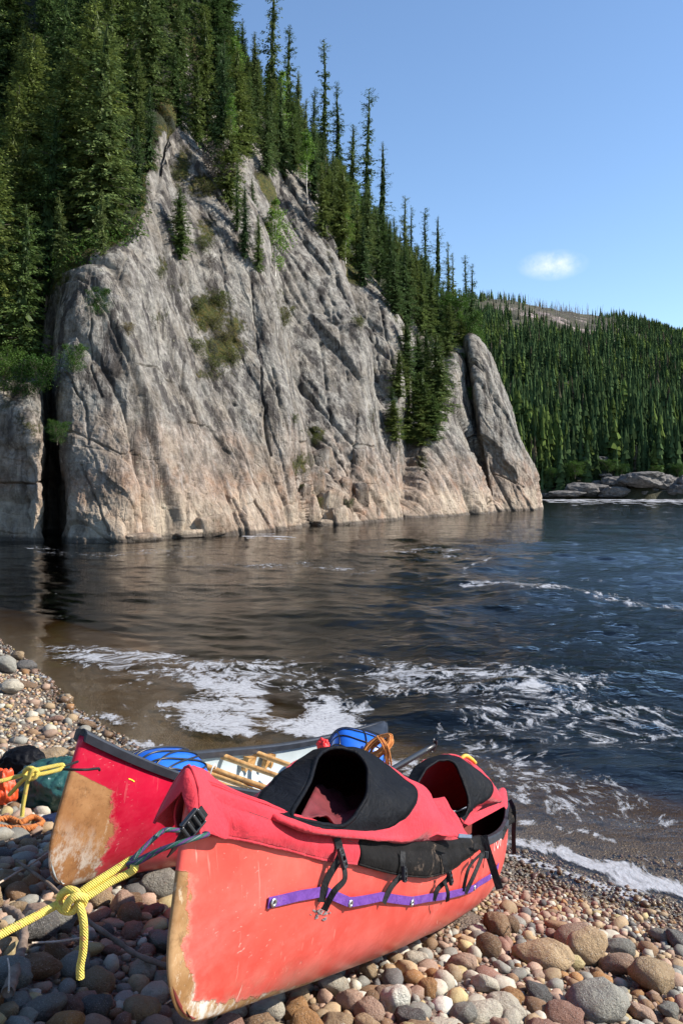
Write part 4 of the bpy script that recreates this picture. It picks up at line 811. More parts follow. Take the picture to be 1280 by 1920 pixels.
def hull_mat(name, c0, c1, tan0, tan1, wearf, scr=0.5):
    m = M(name); ob = m.obj(); sx = m.attr('sx'); hz = m.attr('hz')
    n = m.noise(3.5, 5, .6, vec=ob); base = m.mix(m.rng(n, .35, .65), c0, c1)
    base = m.mix(m.rng(m.noise(11, 6, .7, vec=ob, off=(3, 0, 0)), .52, .75, 0, .35), base, tuple(min(1, v*1.25+.05) for v in c1))
    base = m.mix(m.math('MULTIPLY', m.rng(m.noise(4, 7, .75, vec=ob, stretch=(.35, 1, 1.6), off=(8, 1, 2)), .46, .66), m.rng(hz, .85, .2, .12, .6)), base, tuple(min(1, v*1.15+.07) for v in c1))
    base = m.mix(m.math('MULTIPLY', m.rng(m.noise(9, 6, .8, vec=ob, stretch=(.3, 1, 1), off=(1, 9, 2)), .56, .66), m.rng(hz, .5, .05, 0, .45)), base, (.36, .16, .12))
    scf = 0
    for k, (st, sc) in enumerate((((.35, 9, 16), 8), ((12, .7, 1.5), 7), ((2, 14, .5), 11), ((10, 9, .25), 9))):
        q = m.n('ShaderNodeMapping'); m.l(ob, q.inputs[0]); q.inputs['Scale'].default_value = st; q.inputs['Rotation'].default_value = (.4*k, .7*k+.3, .9*k)
        s_ = m.math('MULTIPLY', m.rng(m.noise(sc, 2, .5, vec=q.outputs[0]), .68, .71), m.rng(m.noise(3.2, 3, .5, vec=ob, off=(k*7, 0, 0)), .48, .66))
        scf = s_ if k == 0 else m.math('MAXIMUM', scf, s_)
    low = m.rng(hz, .62, .05)
    base = m.mix(m.math('MULTIPLY', scf, m.rng(low, 0, 1, scr*.45, scr)), base, (.78, .60, .50))
    base = m.mix(m.math('MULTIPLY', m.rng(hz, .30, .02), m.rng(m.noise(6, 5, .7, vec=ob), .42, .62, 0, .6)), base, (.40, .26, .19))
    edge = m.math('ADD', wearf(m, sx, hz), m.math('ADD', m.math('MULTIPLY_ADD', m.noise(7, 6, .75, vec=ob), .9, -.45), m.math('MULTIPLY_ADD', m.noise(30, 4, .7, vec=ob), .3, -.15)))
    we = m.rng(edge, 0.0, 0.05); rim = m.math('MULTIPLY', m.rng(edge, -.09, 0.0), m.math('SUBTRACT', 1.0, we))
    tn = m.mix(m.rng(m.noise(9, 6, .7, vec=ob, off=(0, 5, 0)), .35, .65), tan0, tan1)
    tn = m.mix(m.rng(m.noise(22, 6, .8, vec=ob, off=(4, 4, 0)), .52, .68, 0, .7), tn, tuple(v*.45 for v in tan0)); tn = m.mix(m.rng(m.noise(30, 5, .8, vec=ob, stretch=(1, 1, .4)), .60, .68, 0, .6), tn, (.62, .50, .36))
    tn = m.mix(m.math('MULTIPLY', m.rng(m.noise(13, 6, .8, vec=ob, stretch=(1, 1, .5)), .47, .58), m.rng(hz, .50, .10)), tn, (.66, .62, .54))
    c = m.mix(m.math('MULTIPLY', rim, .28), base, (.62, .32, .24)); c = m.mix(we, c, tn)
    rgh = m.rng(we, 0, 1, .36, .62)
    h = m.math('ADD', m.math('MULTIPLY', we, -.35), m.math('ADD', m.math('MULTIPLY', scf, -.25), m.math('MULTIPLY', m.noise(25, 5, .7, vec=ob), .12)))
    h = m.math('ADD', h, m.math('MULTIPLY', m.noise(2.2, 2, .5, vec=ob), 1.6))
    return m.fin(m.bsdf(c, rgh, m.bump(h, .5, .006), spec=.45))
def wearA(m, sx, hz):                # strip up the stem, wide at its foot, and along the keel
    a = m.math('SUBTRACT', m.rng(hz, .75, .03, -.008, .13), sx); a = m.math('MULTIPLY', a, m.rng(hz, .82, .60, 0, 5.5)); b = m.math('SUBTRACT', m.rng(sx, .0, 1.3, .13, .045), hz); b = m.math('MULTIPLY', b, 5.0)
    a = m.math('ADD', a, m.rng(hz, .66, .80, 0, -2.0)); return m.math('MAXIMUM', a, m.math('SUBTRACT', b, .12))
def wearB(m, sx, hz):
    a = m.math('SUBTRACT', m.rng(hz, .9, .05, .17, .30), sx); a = m.math('MULTIPLY', a, 5.0); a = m.math('ADD', a, m.rng(hz, .74, .84, 0, -3.0)); return a
MH = {'A': hull_mat('faded_red_hull', (0.5332, 0.04959, 0.03689), (0.6536, 0.08798, 0.06373), (0.258, 0.129, 0.043), (0.43, 0.258, 0.1204), wearA, .6), 'B': hull_mat('crimson_hull', (0.4472, 0.0043, 0.0258), (0.5676, 0.0086, 0.04128), (0.3096, 0.1376, 0.0473), (0.4472, 0.2322, 0.0946), wearB, .45)}
MI = simple('grey_hull_lining', (.42, .47, .47), .5, .10, 4, .2, .002)
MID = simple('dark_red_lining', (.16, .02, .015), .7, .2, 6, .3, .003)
def fabric(name, a, b, dirt=None, rough=.75, sc=5, weave=True, sheen=.1, spec=.3):
    m = M(name); ob = m.obj(); n = m.noise(sc, 5, .6, vec=ob); c = m.mix(m.rng(n, .3, .7), a, b)
    if dirt: c = m.mix(m.math('MULTIPLY', m.rng(m.noise(6, 7, .8, vec=ob, dist=1.0), .57, .66), dirt[1]), c, dirt[0])
    c = m.mix(m.rng(m.noise(60, 3, .6, vec=ob), .6, .75, 0, .25), c, tuple(min(1, v*1.6+.03) for v in b))
    h = m.math('ADD', m.math('MULTIPLY', m.noise(12, 4, .6, vec=ob, dist=1.5), 1.0), m.math('MULTIPLY', m.noise(45, 3, .6, vec=ob), .25))
    if weave: h = m.math('ADD', h, m.math('MULTIPLY', m.noise(500, 1, .5, vec=ob), .05))
    return m.fin(m.bsdf(c, rough, m.bump(h, .7, .012), spec=spec, sheen=sheen))
MF = {'red': fabric('red_cover_cloth', (0.43, 0.01548, 0.0301), (0.5676, 0.03096, 0.0473)), 'black': fabric('black_cover_cloth', (0.003, 0.003, 0.0042), (0.0066, 0.0072, 0.0096), rough=.55, sheen=0.0, spec=.08), 'pad': fabric('muddy_black_cloth', (0.006, 0.0056, 0.0056), (0.013, 0.012, 0.0118), ((.26, .19, .14), .40), sc=9, sheen=0.0, spec=.08),
      'web': fabric('black_webbing', (.006, .006, .007), (.014, .014, .015), rough=.7, sheen=0.0), 'purple': fabric('purple_webbing', (.095, .03, .21), (.16, .055, .31), ((.4, .3, .3), .25), sc=20, sheen=0.0)}
MP = {'plastic': simple('black_plastic', (.016, .016, .018), .38, .2, 40, .15, .001), 'gunwale': simple('black_vinyl_gunwale', (.022, .024, .030), .42, .35, 15, .4, .002), 'steel': simple('worn_steel', (.55, .54, .52), .35, .15, 60, .2, .0005, metal=.9),
      'wood': None, 'blue': None}
def wood():
    m = M('varnished_ash'); ob = m.obj(); n = m.noise(18, 5, .6, vec=ob, stretch=(1, .3, 1), dist=1.5)
    return m.fin(m.bsdf(m.ramp(n, [(.3, (.30, .14, .04)), (.55, (.52, .29, .10)), (.75, (.66, .45, .22))]), .4, m.bump(n, .2, .002)))
MP['wood'] = wood()
MP['blue'] = simple('blue_barrel_plastic', (.012, .12, .56), .3, .2, 6, .3, .003, coat=.3)
def make_hull(c, root, mat, inner, th=.009):
    t = np.concatenate([np.linspace(0, .06, 26)[:-1], np.linspace(.06, .94, 120), np.linspace(.94, 1, 26)[1:]]); v = np.concatenate([np.linspace(0, .3, 22)[:-1], np.linspace(.3, 1, 26)])
    T, V_ = np.meshgrid(t, v, indexing='ij'); nr = c.hull(T, V_, -1); fr = c.hull(T, V_, 1)
    # shallow dents and waves in the old plastic
    for g in (nr, fr): g[..., 1] += fbm(g*2.3+5, 3)*.010*np.clip(np.minimum(T, 1-T)*c.L*3, .1, 1)
    g = np.concatenate([nr[:, ::-1], fr[:, 1:]], 1); nt, nv = g.shape[:2]
    cap0 = g[0].copy(); cap0[:, 0] -= 0.016*np.sin(np.linspace(0, 1, nv)*math.pi)**.2; cap0[:, 1] *= .45
    cap1 = g[-1].copy(); cap1[:, 0] += 0.016; cap1[:, 1] *= .45
    g = np.concatenate([cap0[None], g, cap1[None]]); nt += 2
    hz = np.tile(np.concatenate([v[::-1], v[1:]]), (nt, 1)); sx = g[..., 0]
    V = c.W(g.reshape(-1, 3)); F = gridF(nt, nv)
    k = nv//2; j = np.arange(k); ex = [np.stack([j, nv-1-j, nv-2-j, j+1], 1)[:, ::-1], np.stack([j, nv-1-j, nv-2-j, j+1], 1)+(nt-1)*nv]
    F = np.concatenate([F, ex[0][:-1][:, ::-1], ex[1][:-1][:, ::-1]])
    o = build('hull', V, F, [mat, inner], root, attrs={'sx': sx.ravel(), 'hz': hz.ravel()})
    # make the face normals look outward
    me = o.data; p = me.polygons[nv*(nt//2)+5]; cen = Vector(p.center)+Vector(ORG[o.name]); mid = Vector(c.W(np.array([c.L/2, 0, .25])))
    bm = bmesh.new(); bm.from_mesh(me); bmesh.ops.recalc_face_normals(bm, faces=bm.faces); bm.faces.ensure_lookup_table()
    f = bm.faces[nv*(nt//2)+5]
    if f.normal.dot(cen-mid) < 0: bmesh.ops.reverse_faces(bm, faces=bm.faces)
    bm.to_mesh(me); bm.free()
    mod_solid(o, th, -1.0, 1); return o
def gunwale(c, root, sgn, t0=0.0, t1=1.0, w=.026, h=.024, rivets=None):
    t = np.linspace(t0, t1, 110); p = c.hull(t, 1+0*t, sgn); p[:, 1] -= sgn*.004; p[:, 2] += .004
    W_ = c.W(p); T = np.gradient(W_, axis=0); T /= np.linalg.norm(T, axis=1)[:, None]; up = np.tile(c.lz, (len(t), 1)); S = np.cross(T, up); S /= np.linalg.norm(S, axis=1)[:, None]
    prof = [(-.5, -.6), (.5, -.6), (.5, .3), (.3, .5), (-.3, .5), (-.5, .3)]
    V = np.stack([W_+S*a*w+up*b*h for a, b in prof], 1).reshape(-1, 3); n = len(t); j = np.arange(6)
    o = build('gunwale', V, [gridF(n, 6, cv=True), np.array([[0, 1, 2, 3, 4, 5][::-1], [(n-1)*6+k for k in range(6)]])], MP['gunwale'], root, smooth=False)
    if rivets:
        for tr in rivets:
            q = c.hull(np.array(tr), np.array(1.0), sgn)+np.array([0, 0, .014]); q = c.W(q); mb = MB(); a = np.arange(10)*.628
            ring = lambda r, z: q+r*(np.cos(a)[:, None]*c.ex+np.sin(a)[:, None]*c.ly)+z*c.lz
            mb.add(np.concatenate([ring(.006, 0), ring(.005, .003), [q+c.lz*.004]]), [gridF(2, 10, cv=True), np.stack([10+np.arange(10), 10+(np.arange(10)+1) % 10, np.full(10, 20)], 1)])
            mb.build('rivet', MP['steel'], o)
    return o
def deck_plate(c, root, t0, t1, sag=.0, name='deck_plate'):
    t = np.linspace(t0, t1, 12); pl = []
    for k in np.linspace(-1, 1, 9): q = c.hull(t, 1+0*t, 1); q[:, 1] *= k*1.03; q[:, 2] += .012+.012*(1-k*k); pl.append(c.W(q))
    V = np.stack(pl, 1).reshape(-1, 3); o = build(name, V, gridF(12, 9), MP['gunwale'], root); return mod_solid(o, .006)
# ---- the covered canoe in front
ra = empty('covered_canoe', CA.W(np.array([CA.L/2, 0, 0])), 'faded red canoe in front with a spray cover and purple lacing strip', 'canoe')
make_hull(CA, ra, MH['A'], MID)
gunwale(CA, ra, -1, .02, .995, w=.034, h=.030, rivets=[.66, .74, .82, .9, .95]); gunwale(CA, ra, 1, .02, .995, w=.034, h=.030)
deck_plate(CA, ra, .93, 1.0)
HEM = [(350, 1548), (390, 1560), (450, 1571), (540, 1592), (600, 1608), (665, 1618), (735, 1636), (790, 1641), (835, 1630), (865, 1611), (890, 1592), (905, 1574)]
hp = [CA.find(*q) for q in HEM]; HT = np.array([0.0]+[q[0] for q in hp[1:]]); HV = np.array([.815]+[q[1] for q in hp[1:]])
def side_band(t0, t1, sgn, mat, name, n=60, off=.011, loose=.0):
    t = np.linspace(t0, t1, n); vh = np.interp(t, HT, HV); rows = []
    for k in np.linspace(0, 1, 12):
        v = vh+(1-vh)*k; q = CA.hullW(t, v, sgn, off+.010*math.sin(k*3.1)+loose*(1-k)); q = q+(fbm(q*np.array([9, 9, 3])+k*.3, 3)*.010*(1.2-k))[:, None]*CA.ly*sgn; rows.append(q)
    for k, (dy, dz) in enumerate(((.016, .016), (.004, .030), (-.014, .031), (-.034, .024))):
        q = CA.hull(t, 1+0*t, sgn); q[:, 1] = np.where(sgn > 0, np.maximum(q[:, 1]+sgn*dy, .0), np.minimum(q[:, 1]+sgn*dy, 0)); q[:, 2] += dz; rows.append(CA.W(q))
    V = np.stack(rows, 1); o = build(name, V.reshape(-1, 3), gridF(n, len(rows)), mat, ra); mod_solid(o, .004)
    e, _ = ribbon(V[:, 0]+(V[:, 0]-V[:, 1])*.2, CA.ly*sgn, .006, .007); s_ = build('hem', e, _, mat, o); return o
tb = float(CA.find(665, 1600)[0])
for sg in (-1, 1):
    side_band(0.002, tb, sg, MF['red'], 'side_band'); side_band(tb+.0005, float(CA.find(903, 1578)[0]), sg, MF['pad'], 'side_pad', off=.012, loose=.004)
def bow_deck():
    n, k = 40, 21; t = np.linspace(0, .125, n); rows = []
    for a in np.linspace(-1, 1, k):
        q = CA.hull(t, 1+0*t, 1); y = np.maximum(q[:, 1], .012)+.006; q[:, 1] = y*a; q[:, 2] += .032+.030*(1-a*a)*np.clip(1-t/.10, .15, 1)+fbm(np.stack([q[:, 0]*6, q[:, 1]*6, 0*t], -1), 3)*.010; rows.append(CA.W(q))
    V = np.stack(rows, 1); o = build('deck_cover', V.reshape(-1, 3), gridF(n, k), MF['red'], ra); mod_solid(o, .004)
    sm = V[:, 1]; v2, f2 = tube(sm+CA.lz*.002, .0035, 5); build('seam', v2, f2, MF['red'], o)
    # folded front: a closed nose that hangs down over both sides of the stem
    prof = [(-.060, -.085), (-.052, -.04), (-.036, .015), (-.012, .055), (0, .062), (.012, .055), (.040, .012), (.062, -.035), (.078, -.075)]
    rows = []
    for x, sc in ((.10, .95), (.05, 1.0), (.012, 1.0), (-.022, .97), (-.032, .82), (-.037, .45), (-.039, .03)):
        h0 = float(CA.sheer(max(x, 0)/CA.L)); rows.append(CA.W(np.array([[x+(.0 if sc > .9 else .0), y*sc*(1+x*2.5), h0+z*(sc if sc < .9 else 1)] for y, z in prof])))
    V = np.stack(rows, 0); V = V+fbm(V*20, 2)[..., None]*.006
    o = build('nose_cover', V.reshape(-1, 3), [gridF(7, 9)], MF['red'], ra); mod_solid(o, .005)
    c_ = o.modifiers.new('sub', 'SUBSURF'); c_.levels = c_.render_levels = 2
    v2, f2 = tube(V[3], .004, 5); build('seam', v2, f2, MF['red'], o)
bow_deck()
def hood(rings, tops, base, names, mats, wr=.008, sub_=(10, 12, 14), N=84):
    """rings: photo-placed loops from the opening outwards; base: loop on the canoe"""
    L = [crom(PP(r), N, True) for r in rings]+[crom(base, N, True)]
    segs = []
    for a, b, n, s in zip(L[:-1], L[1:], sub_, range(9)):
        k = np.linspace(0, 1, n)[:, None, None]; segs.append(a*(1-k)+b*k+np.array([0, 0, 1.0])*(.0*np.sin(k*math.pi)))
    return segs
def wrinkle(g, amp, sc, seed):
    du = np.roll(g, -1, 1)-np.roll(g, 1, 1); dv = np.gradient(g, axis=0); n = np.cross(du, dv); n /= np.linalg.norm(n, axis=2)[..., None]+1e-9
    f = fbm(g*np.array([sc, sc, sc*.6])+seed, 4); f2 = 1-np.abs(fbm(g*np.array([sc*1.3, sc*1.3, sc*.4])+seed+9, 3))*3
    return g+n*((f*amp+f2*amp*.35)[..., None])
def base_loop(spec, dz=.03):
    out = []
    for t, y in spec: q = CA.hull(np.array(t), np.array(1.0), 1); q[1] = (q[1]+.004)*y; q[2] += dz; out.append(CA.W(q))
    return np.array(out)
def ring_part(name, g, mat, th=.004):
    o = build(name, g.reshape(-1, 3), gridF(g.shape[0], g.shape[1], cv=True), mat, ra); return mod_solid(o, th, -1.0 if isinstance(mat, list) else 0, 1 if isinstance(mat, list) else 0)
O1 = [(545,1532,2.28),(562,1500,2.42),(580,1465,2.52),(590,1432,2.62),(606,1410,2.72),(635,1405,2.80),(665,1412,2.82),(684,1436,2.80),(689,1468,2.74),(684,1500,2.66),(667,1528,2.58),(641,1549,2.48),(605,1549,2.38),(570,1542,2.30)]
O2 = [(522,1530,2.24),(483,1509,2.32),(503,1475,2.47),(545,1438,2.64),(590,1412,2.82),(630,1403,2.92),(668,1406,3.0),(706,1424,3.05),(748,1455,3.05),(779,1484,2.98),(768,1520,2.86),(716,1557,2.70),(618,1556,2.40),(575,1549,2.29)]
O3 = [(510,1531,2.22),(478,1513,2.34),(499,1481,2.52),(543,1446,2.72),(592,1422,2.95),(640,1415,3.15),(690,1428,3.3),(738,1449,3.36),(766,1462,3.36),(800,1484,3.3),(815,1530,3.08),(765,1573,2.85),(640,1566,2.44),(572,1556,2.28)]
B1 = base_loop([(.09,-.8),(.085,.5),(.11,.97),(.17,.97),(.24,.97),(.31,.97),(.38,.97),(.44,.9),(.475,.4),(.48,-.3),(.46,-.9),(.33,-.93),(.22,-.93),(.13,-.93)])
s1 = hood([O1, O2, O3], None, B1, None, None)
g = wrinkle(s1[0], .016, 4.5, 3); ho = ring_part('cockpit_hood', g, MF['black'], .005)
v2, f2 = tube(np.concatenate([g[0], g[0][:1]]), .007, 7, cap=False); build('rim_tube', v2, f2, MF['black'], ho)
g2 = wrinkle(np.concatenate([s1[1], s1[2][1:]]), .012, 5, 8); g2[0] = g[-1]; ring_part('hood_skirt', g2, [MF['black'], MF['red']])
v2, f2 = tube(np.concatenate([g[-1], g[-1][:1]]), .0035, 5, cap=False); build('seam', v2, f2, MF['black'], ho)
# rear hood
Q1 = [(778,1482,3.60),(790,1460,3.68),(806,1438,3.76),(828,1425,3.84),(848,1430,3.88),(861,1454,3.88),(869,1482,3.86),(874,1510,3.82),(868,1530,3.76),(845,1536,3.66),(815,1530,3.58),(790,1508,3.55)]
Q2 = [(766,1470,3.66),(774,1448,3.76),(796,1427,3.86),(827,1416,3.95),(860,1422,4.02),(889,1443,4.06),(917,1469,4.08),(916,1494,4.02),(884,1512,3.90),(866,1542,3.74),(820,1545,3.60),(782,1520,3.55)]
Q3 = [(768,1476,3.72),(778,1452,3.86),(800,1430,4.0),(836,1417,4.15),(870,1422,4.25),(900,1445,4.4),(925,1474,4.55),(938,1500,4.6),(905,1508,4.2),(872,1545,3.8),(825,1550,3.66),(786,1528,3.6)]
B2 = base_loop([(.50,.3),(.55,.95),(.62,.95),(.70,.95),(.80,.95),(.88,.9),(.94,.4),(.95,-.5),(.86,.1),(.60,.0),(.53,-.6),(.49,-.3)])
s2 = hood([Q1, Q2, Q3], None, B2, None, None)
g = wrinkle(s2[0], .020, 4, 13); ho2 = ring_part('rear_cockpit_hood', g, MF['black'], .005); v2, f2 = tube(np.concatenate([g[0], g[0][:1]]), .006, 6, cap=False); build('rim_tube', v2, f2, MF['black'], ho2)
g2 = wrinkle(np.concatenate([s2[1], s2[2][1:]]), .015, 4, 18); ring_part('rear_hood_skirt', g2, MF['red'])
def stern_deck():
    n, k = 26, 13; t = np.linspace(.90, 1.004, n); rows = []
    for a in np.linspace(-1, 1, k):
        q = CA.hull(np.minimum(t, 1), 1+0*t, 1); q[:, 0] = t*CA.L; y = np.maximum(q[:, 1], .014)+.012; q[:, 1] = y*a; q[:, 2] += .030+.03*(1-a*a)-(.05*abs(a)**6)+fbm(np.stack([q[:, 0]*8, q[:, 1]*9, 0*t], -1), 3)*.018; rows.append(CA.W(q))
    o = build('stern_cover', np.stack(rows, 1).reshape(-1, 3), gridF(n, k), MF['red'], ra); mod_solid(o, .005)
stern_deck()
# middle flap of red cloth standing between the hoods, and rolled cloth
def sheet(name, corners, mat, root, nu=22, nv=16, amp=.01, sc=8, seed=1, th=.004, sag=0):
    a, b, c, d = (np.asarray(q, float) for q in corners); u = np.linspace(0, 1, nu)[:, None, None]; v = np.linspace(0, 1, nv)[None, :, None]
    g = (a*(1-u)+b*u)*(1-v)+(d*(1-u)+c*u)*v; n = np.cross(b-a, d-a); n /= np.linalg.norm(n)
    g = g+n*(fbm(g*sc+seed, 3)*amp)[..., None]; g[..., 2] -= sag*np.sin(u[..., 0]*math.pi)*np.sin(v[..., 0]*math.pi)
    return mod_solid(build(name, g.reshape(-1, 3), gridF(nu, nv), mat, root), th)
sheet('middle_flap', [P(798,1500,3.30), P(832,1496,3.35), P(876,1566,3.25), P(800,1572,3.05)], MF['red'], ra, amp=.03, seed=4)
sheet('folded_cloth', [P(862,1534,3.7), P(934,1506,4.4), P(948,1510,4.5), P(878,1548,3.75)], MF['red'], ra, amp=.03, seed=6)
v2, f2 = tube(crom([CA.W(np.array([t*CA.L, y, .20+.05*math.sin(t*9)])) for t, y in ((.5, .1), (.6, -.1), (.7, .12), (.8, 0))], 30), .02, 8); build('inner_bag', v2, f2, MF['pad'], ra)
sheet('inner_cloth', [P(560,1537,2.34), P(648,1549,2.54), P(690,1496,3.0), P(590,1478,2.85)], simple('shade_painted_red_lining', (.12, .008, .012), .8), ra, amp=.05, seed=12, sag=.03)  # red darkened to stand in for the shade inside the hood
# grey patch and crumpled black end of the side pad
sheet('grey_patch', [P(860,1563,3.12), P(883,1566,3.2), P(883,1572,3.18), P(858,1571,3.1)], simple('blue_grey_cloth', (.08, .11, .16), .7), ra, 6, 4, .004)
# purple lacing strip with its washers
PUR = [(500, 1691), (555, 1676), (604, 1668), (652, 1689), (712, 1680), (768, 1688), (800, 1680), (835, 1678), (862, 1671), (887, 1662), (905, 1651), (920, 1640), (934, 1622)]
pp = [CA.find(*q) for q in PUR]; pt = np.interp(np.linspace(0, len(pp)-1, 70), range(len(pp)), [q[0] for q in pp]); pv = np.interp(np.linspace(0, len(pp)-1, 70), range(len(pp)), [q[1] for q in pp])
sl = CA.hullW(pt, pv, -1, .007+0*0); nn = CA.hullW(pt, pv, -1, .05)-CA.hullW(pt, pv, -1, 0); sl = sl+nn/np.linalg.norm(nn, axis=1)[:, None]*(.004*np.abs(np.sin(np.linspace(0, 5*math.pi, 70))))[:, None]
ls = build('lacing_strip', *ribbon(sl, nn, .027, .003), MF['purple'], ra, smooth=False)
for x, y in ((509, 1690), (652, 1690), (768, 1689), (835, 1679), (887, 1663), (918, 1642)):
    t, v = CA.find(x, y); c = CA.hullW(t, v, -1, .0125); n = CA.hullW(t, v, -1, .05)-CA.hullW(t, v, -1, 0); n /= np.linalg.norm(n); a1 = np.cross(n, [0, 0, 1.0]); a1 /= np.linalg.norm(a1); a2 = np.cross(n, a1); a = np.arange(16)*2*math.pi/16
    rg_ = lambda r, z: c+r*(np.cos(a)[:, None]*a1+np.sin(a)[:, None]*a2)+n*z
    V = np.concatenate([rg_(.0115, 0), rg_(.0105, .003), rg_(.0048, .003), rg_(.0044, .0)]); build('washer', V, gridF(4, 16, cv=True), MP['steel'], ls)
    build('screw_hole', np.concatenate([rg_(.0045, .0012), [c+n*.0012]]), np.stack([np.arange(16), (np.arange(16)+1) % 16, np.full(16, 16)], 1), MP['plastic'], ls)
# faint grey scuff of a worn-off sticker under the strip, and the worn white letters by the stern
def mark(pts, w, mat, name, parent):
    tv = [CA.find(*q) for q in pts]; p = CA.hullW(np.array([q[0] for q in tv]), np.array([q[1] for q in tv]), -1, .0028); n = CA.hullW(np.array([q[0] for q in tv]), np.array([q[1] for q in tv]), -1, .05)-p
    k = max(4, len(p)*4); return ribbon(crom(p, k), crom(n, k), w*(1+.4*np.sin(np.arange(k)*2.1)), .0012)
mb = MB(); rg_m = random.Random(5)
for i in range(26):
    x, y = rg_m.gauss(598, 10), rg_m.gauss(1711, 7); mb.add(*mark([(x, y), (x+rg_m.uniform(2, 6), y+rg_m.uniform(-4, 3))], rg_m.uniform(.002, .005), None, None, None))
mb.build('worn_sticker', simple('grey_sticker_rest', (.20, .17, .17), .7, .4, 80), ra, smooth=False)
mb = MB()
for st in ([(928, 1596), (929, 1572), (934, 1589), (936, 1562)], [(939, 1586), (940, 1560)], [(939, 1574), (943, 1568)]): mb.add(*mark(st, .008, None, None, None))
mb.build('white_letters', simple('white_letter_paint', (.75, .66, .62), .5), ra, smooth=False)
def buckle(c, along, nrm, w, l, parent, name='buckle'):
    along = along/np.linalg.norm(along); nrm = nrm-along*nrm.dot(along); nrm /= np.linalg.norm(nrm); s = np.cross(along, nrm); mb = MB()
    for k in (-1, 1): mb.add(*box(c+s*k*w*.52, s*w*.08, along*l*.5, nrm*.006))
    for a in (-.48, -.16, .2, .5): mb.add(*box(c+along*a*l+nrm*(.003 if a in (-.16, .2) else 0), s*w*.46, along*l*.075, nrm*.005))
    o = mb.build(name, MP['plastic'], parent, smooth=False); mod_bevel(o, .0022); return o
def hull_path(pts, offs):
    tv = [CA.find(x, y) for x, y in pts]; return np.array([CA.hullW(t, v, -1, o) for (t, v), o in zip(tv, offs)])
def strap(pts, offs, w, bk=None, tail=None, curl=0.0):
    p = crom(hull_path(pts, offs), 26); n = -CA.ly*.5+np.array([0, -.85, .1]); tw = np.array([n+CA.ex*math.sin(k*curl*3) for k in np.linspace(0, 1, 26)])
    o = build('strap', *ribbon(p, tw, w, .0028), MF['web'], ra, smooth=False)
    if bk: q = hull_path([bk[0]], [bk[1]])[0]; buckle(q, p[8]-p[0], -CA.ly, bk[2], bk[3], o)
    if tail:
        q = hull_path(*tail[:2]); q = crom(q, 20); tw = np.array([n+CA.ex*.5*math.sin(k*4+1) for k in np.linspace(0, 1, 20)]); build('strap_tail', *ribbon(q, tw, tail[2], .0025), MF['web'], o, smooth=False)
    return o
strap([(618, 1566), (618, 1585), (616, 1605), (603, 1650), (596, 1686)], [.028, .034, .040, .020, .014], .021, ((617, 1603), .046, .025, .050), ([(616, 1612), (616, 1640), (606, 1664), (598, 1700)], [.05, .055, .04, .02], .018))
strap([(738, 1594), (737, 1612), (735, 1630), (724, 1660), (713, 1690)], [.036, .038, .042, .022, .014], .019, ((735, 1633), .046, .024, .042))
strap([(815, 1600), (817, 1618), (821, 1640), (812, 1662), (808, 1686)], [.038, .040, .046, .022, .014], .019, ((822, 1641), .050, .024, .044), ([(815, 1645), (818, 1668), (822, 1682)], [.04, .05, .04], .014))
strap([(868, 1568), (876, 1580), (884, 1597), (876, 1640), (868, 1672)], [.04, .046, .052, .03, .014], .019, ((887, 1600), .056, .024, .044), ([(880, 1600), (868, 1625), (864, 1668)], [.05, .03, .014], .014))
def free_strap(pts, w, nrm, name='strap'):
    p = crom(PP(pts), 24); return build(name, *ribbon(p, nrm, w, .0028), MF['web'], ra, smooth=False)
free_strap([(906, 1566, 3.72), (912, 1590, 3.70), (922, 1622, 3.68), (930, 1648, 3.67), (936, 1667, 3.66)], .032, (-.1, -1, .1))
free_strap([(955, 1500, 4.9), (962, 1516, 4.86), (963, 1535, 4.86), (962, 1565, 4.86), (963, 1601, 4.86)], .024, (-.2, -1, 0))
free_strap([(949, 1550, 4.4), (944, 1562, 4.38), (940, 1573, 4.36)], .02, (.3, -1, 0))
sheet('stern_flap', [P(956,1500,4.95), P(966,1512,4.9), P(963,1545,4.85), P(950,1548,4.75)], MF['pad'], ra, amp=.02, seed=9)
v2, f2 = tube(crom(hull_path([(906, 1572), (906, 1620), (904, 1690)], [.02, .006, .004]), 20), .0016, 5); build('cord', v2, f2, MF['web'], ra)
# buckle at the bow over the nose of the cover
bw = crom(PP([(384, 1519, 1.785), (375, 1530, 1.775), (357, 1552, 1.76), (338, 1576, 1.765), (322, 1600, 1.80)]), 30); nb_ = np.array([.75, -.65, .15])
bs = build('bow_strap', *ribbon(bw, nb_, .027, .003), MF['web'], ra, smooth=False); buckle(P(362, 1544, 1.75), bw[10]-bw[0], nb_, .034, .048, bs)
v2, f2 = tube(crom(PP([(862, 1424, 4.1), (872, 1417, 4.12), (884, 1424, 4.15), (890, 1430, 4.2)]), 12), .010, 7); build('yellow_cord', v2, f2, simple('yellow_cord', (.65, .42, .05), .6, .3, 200), ra)

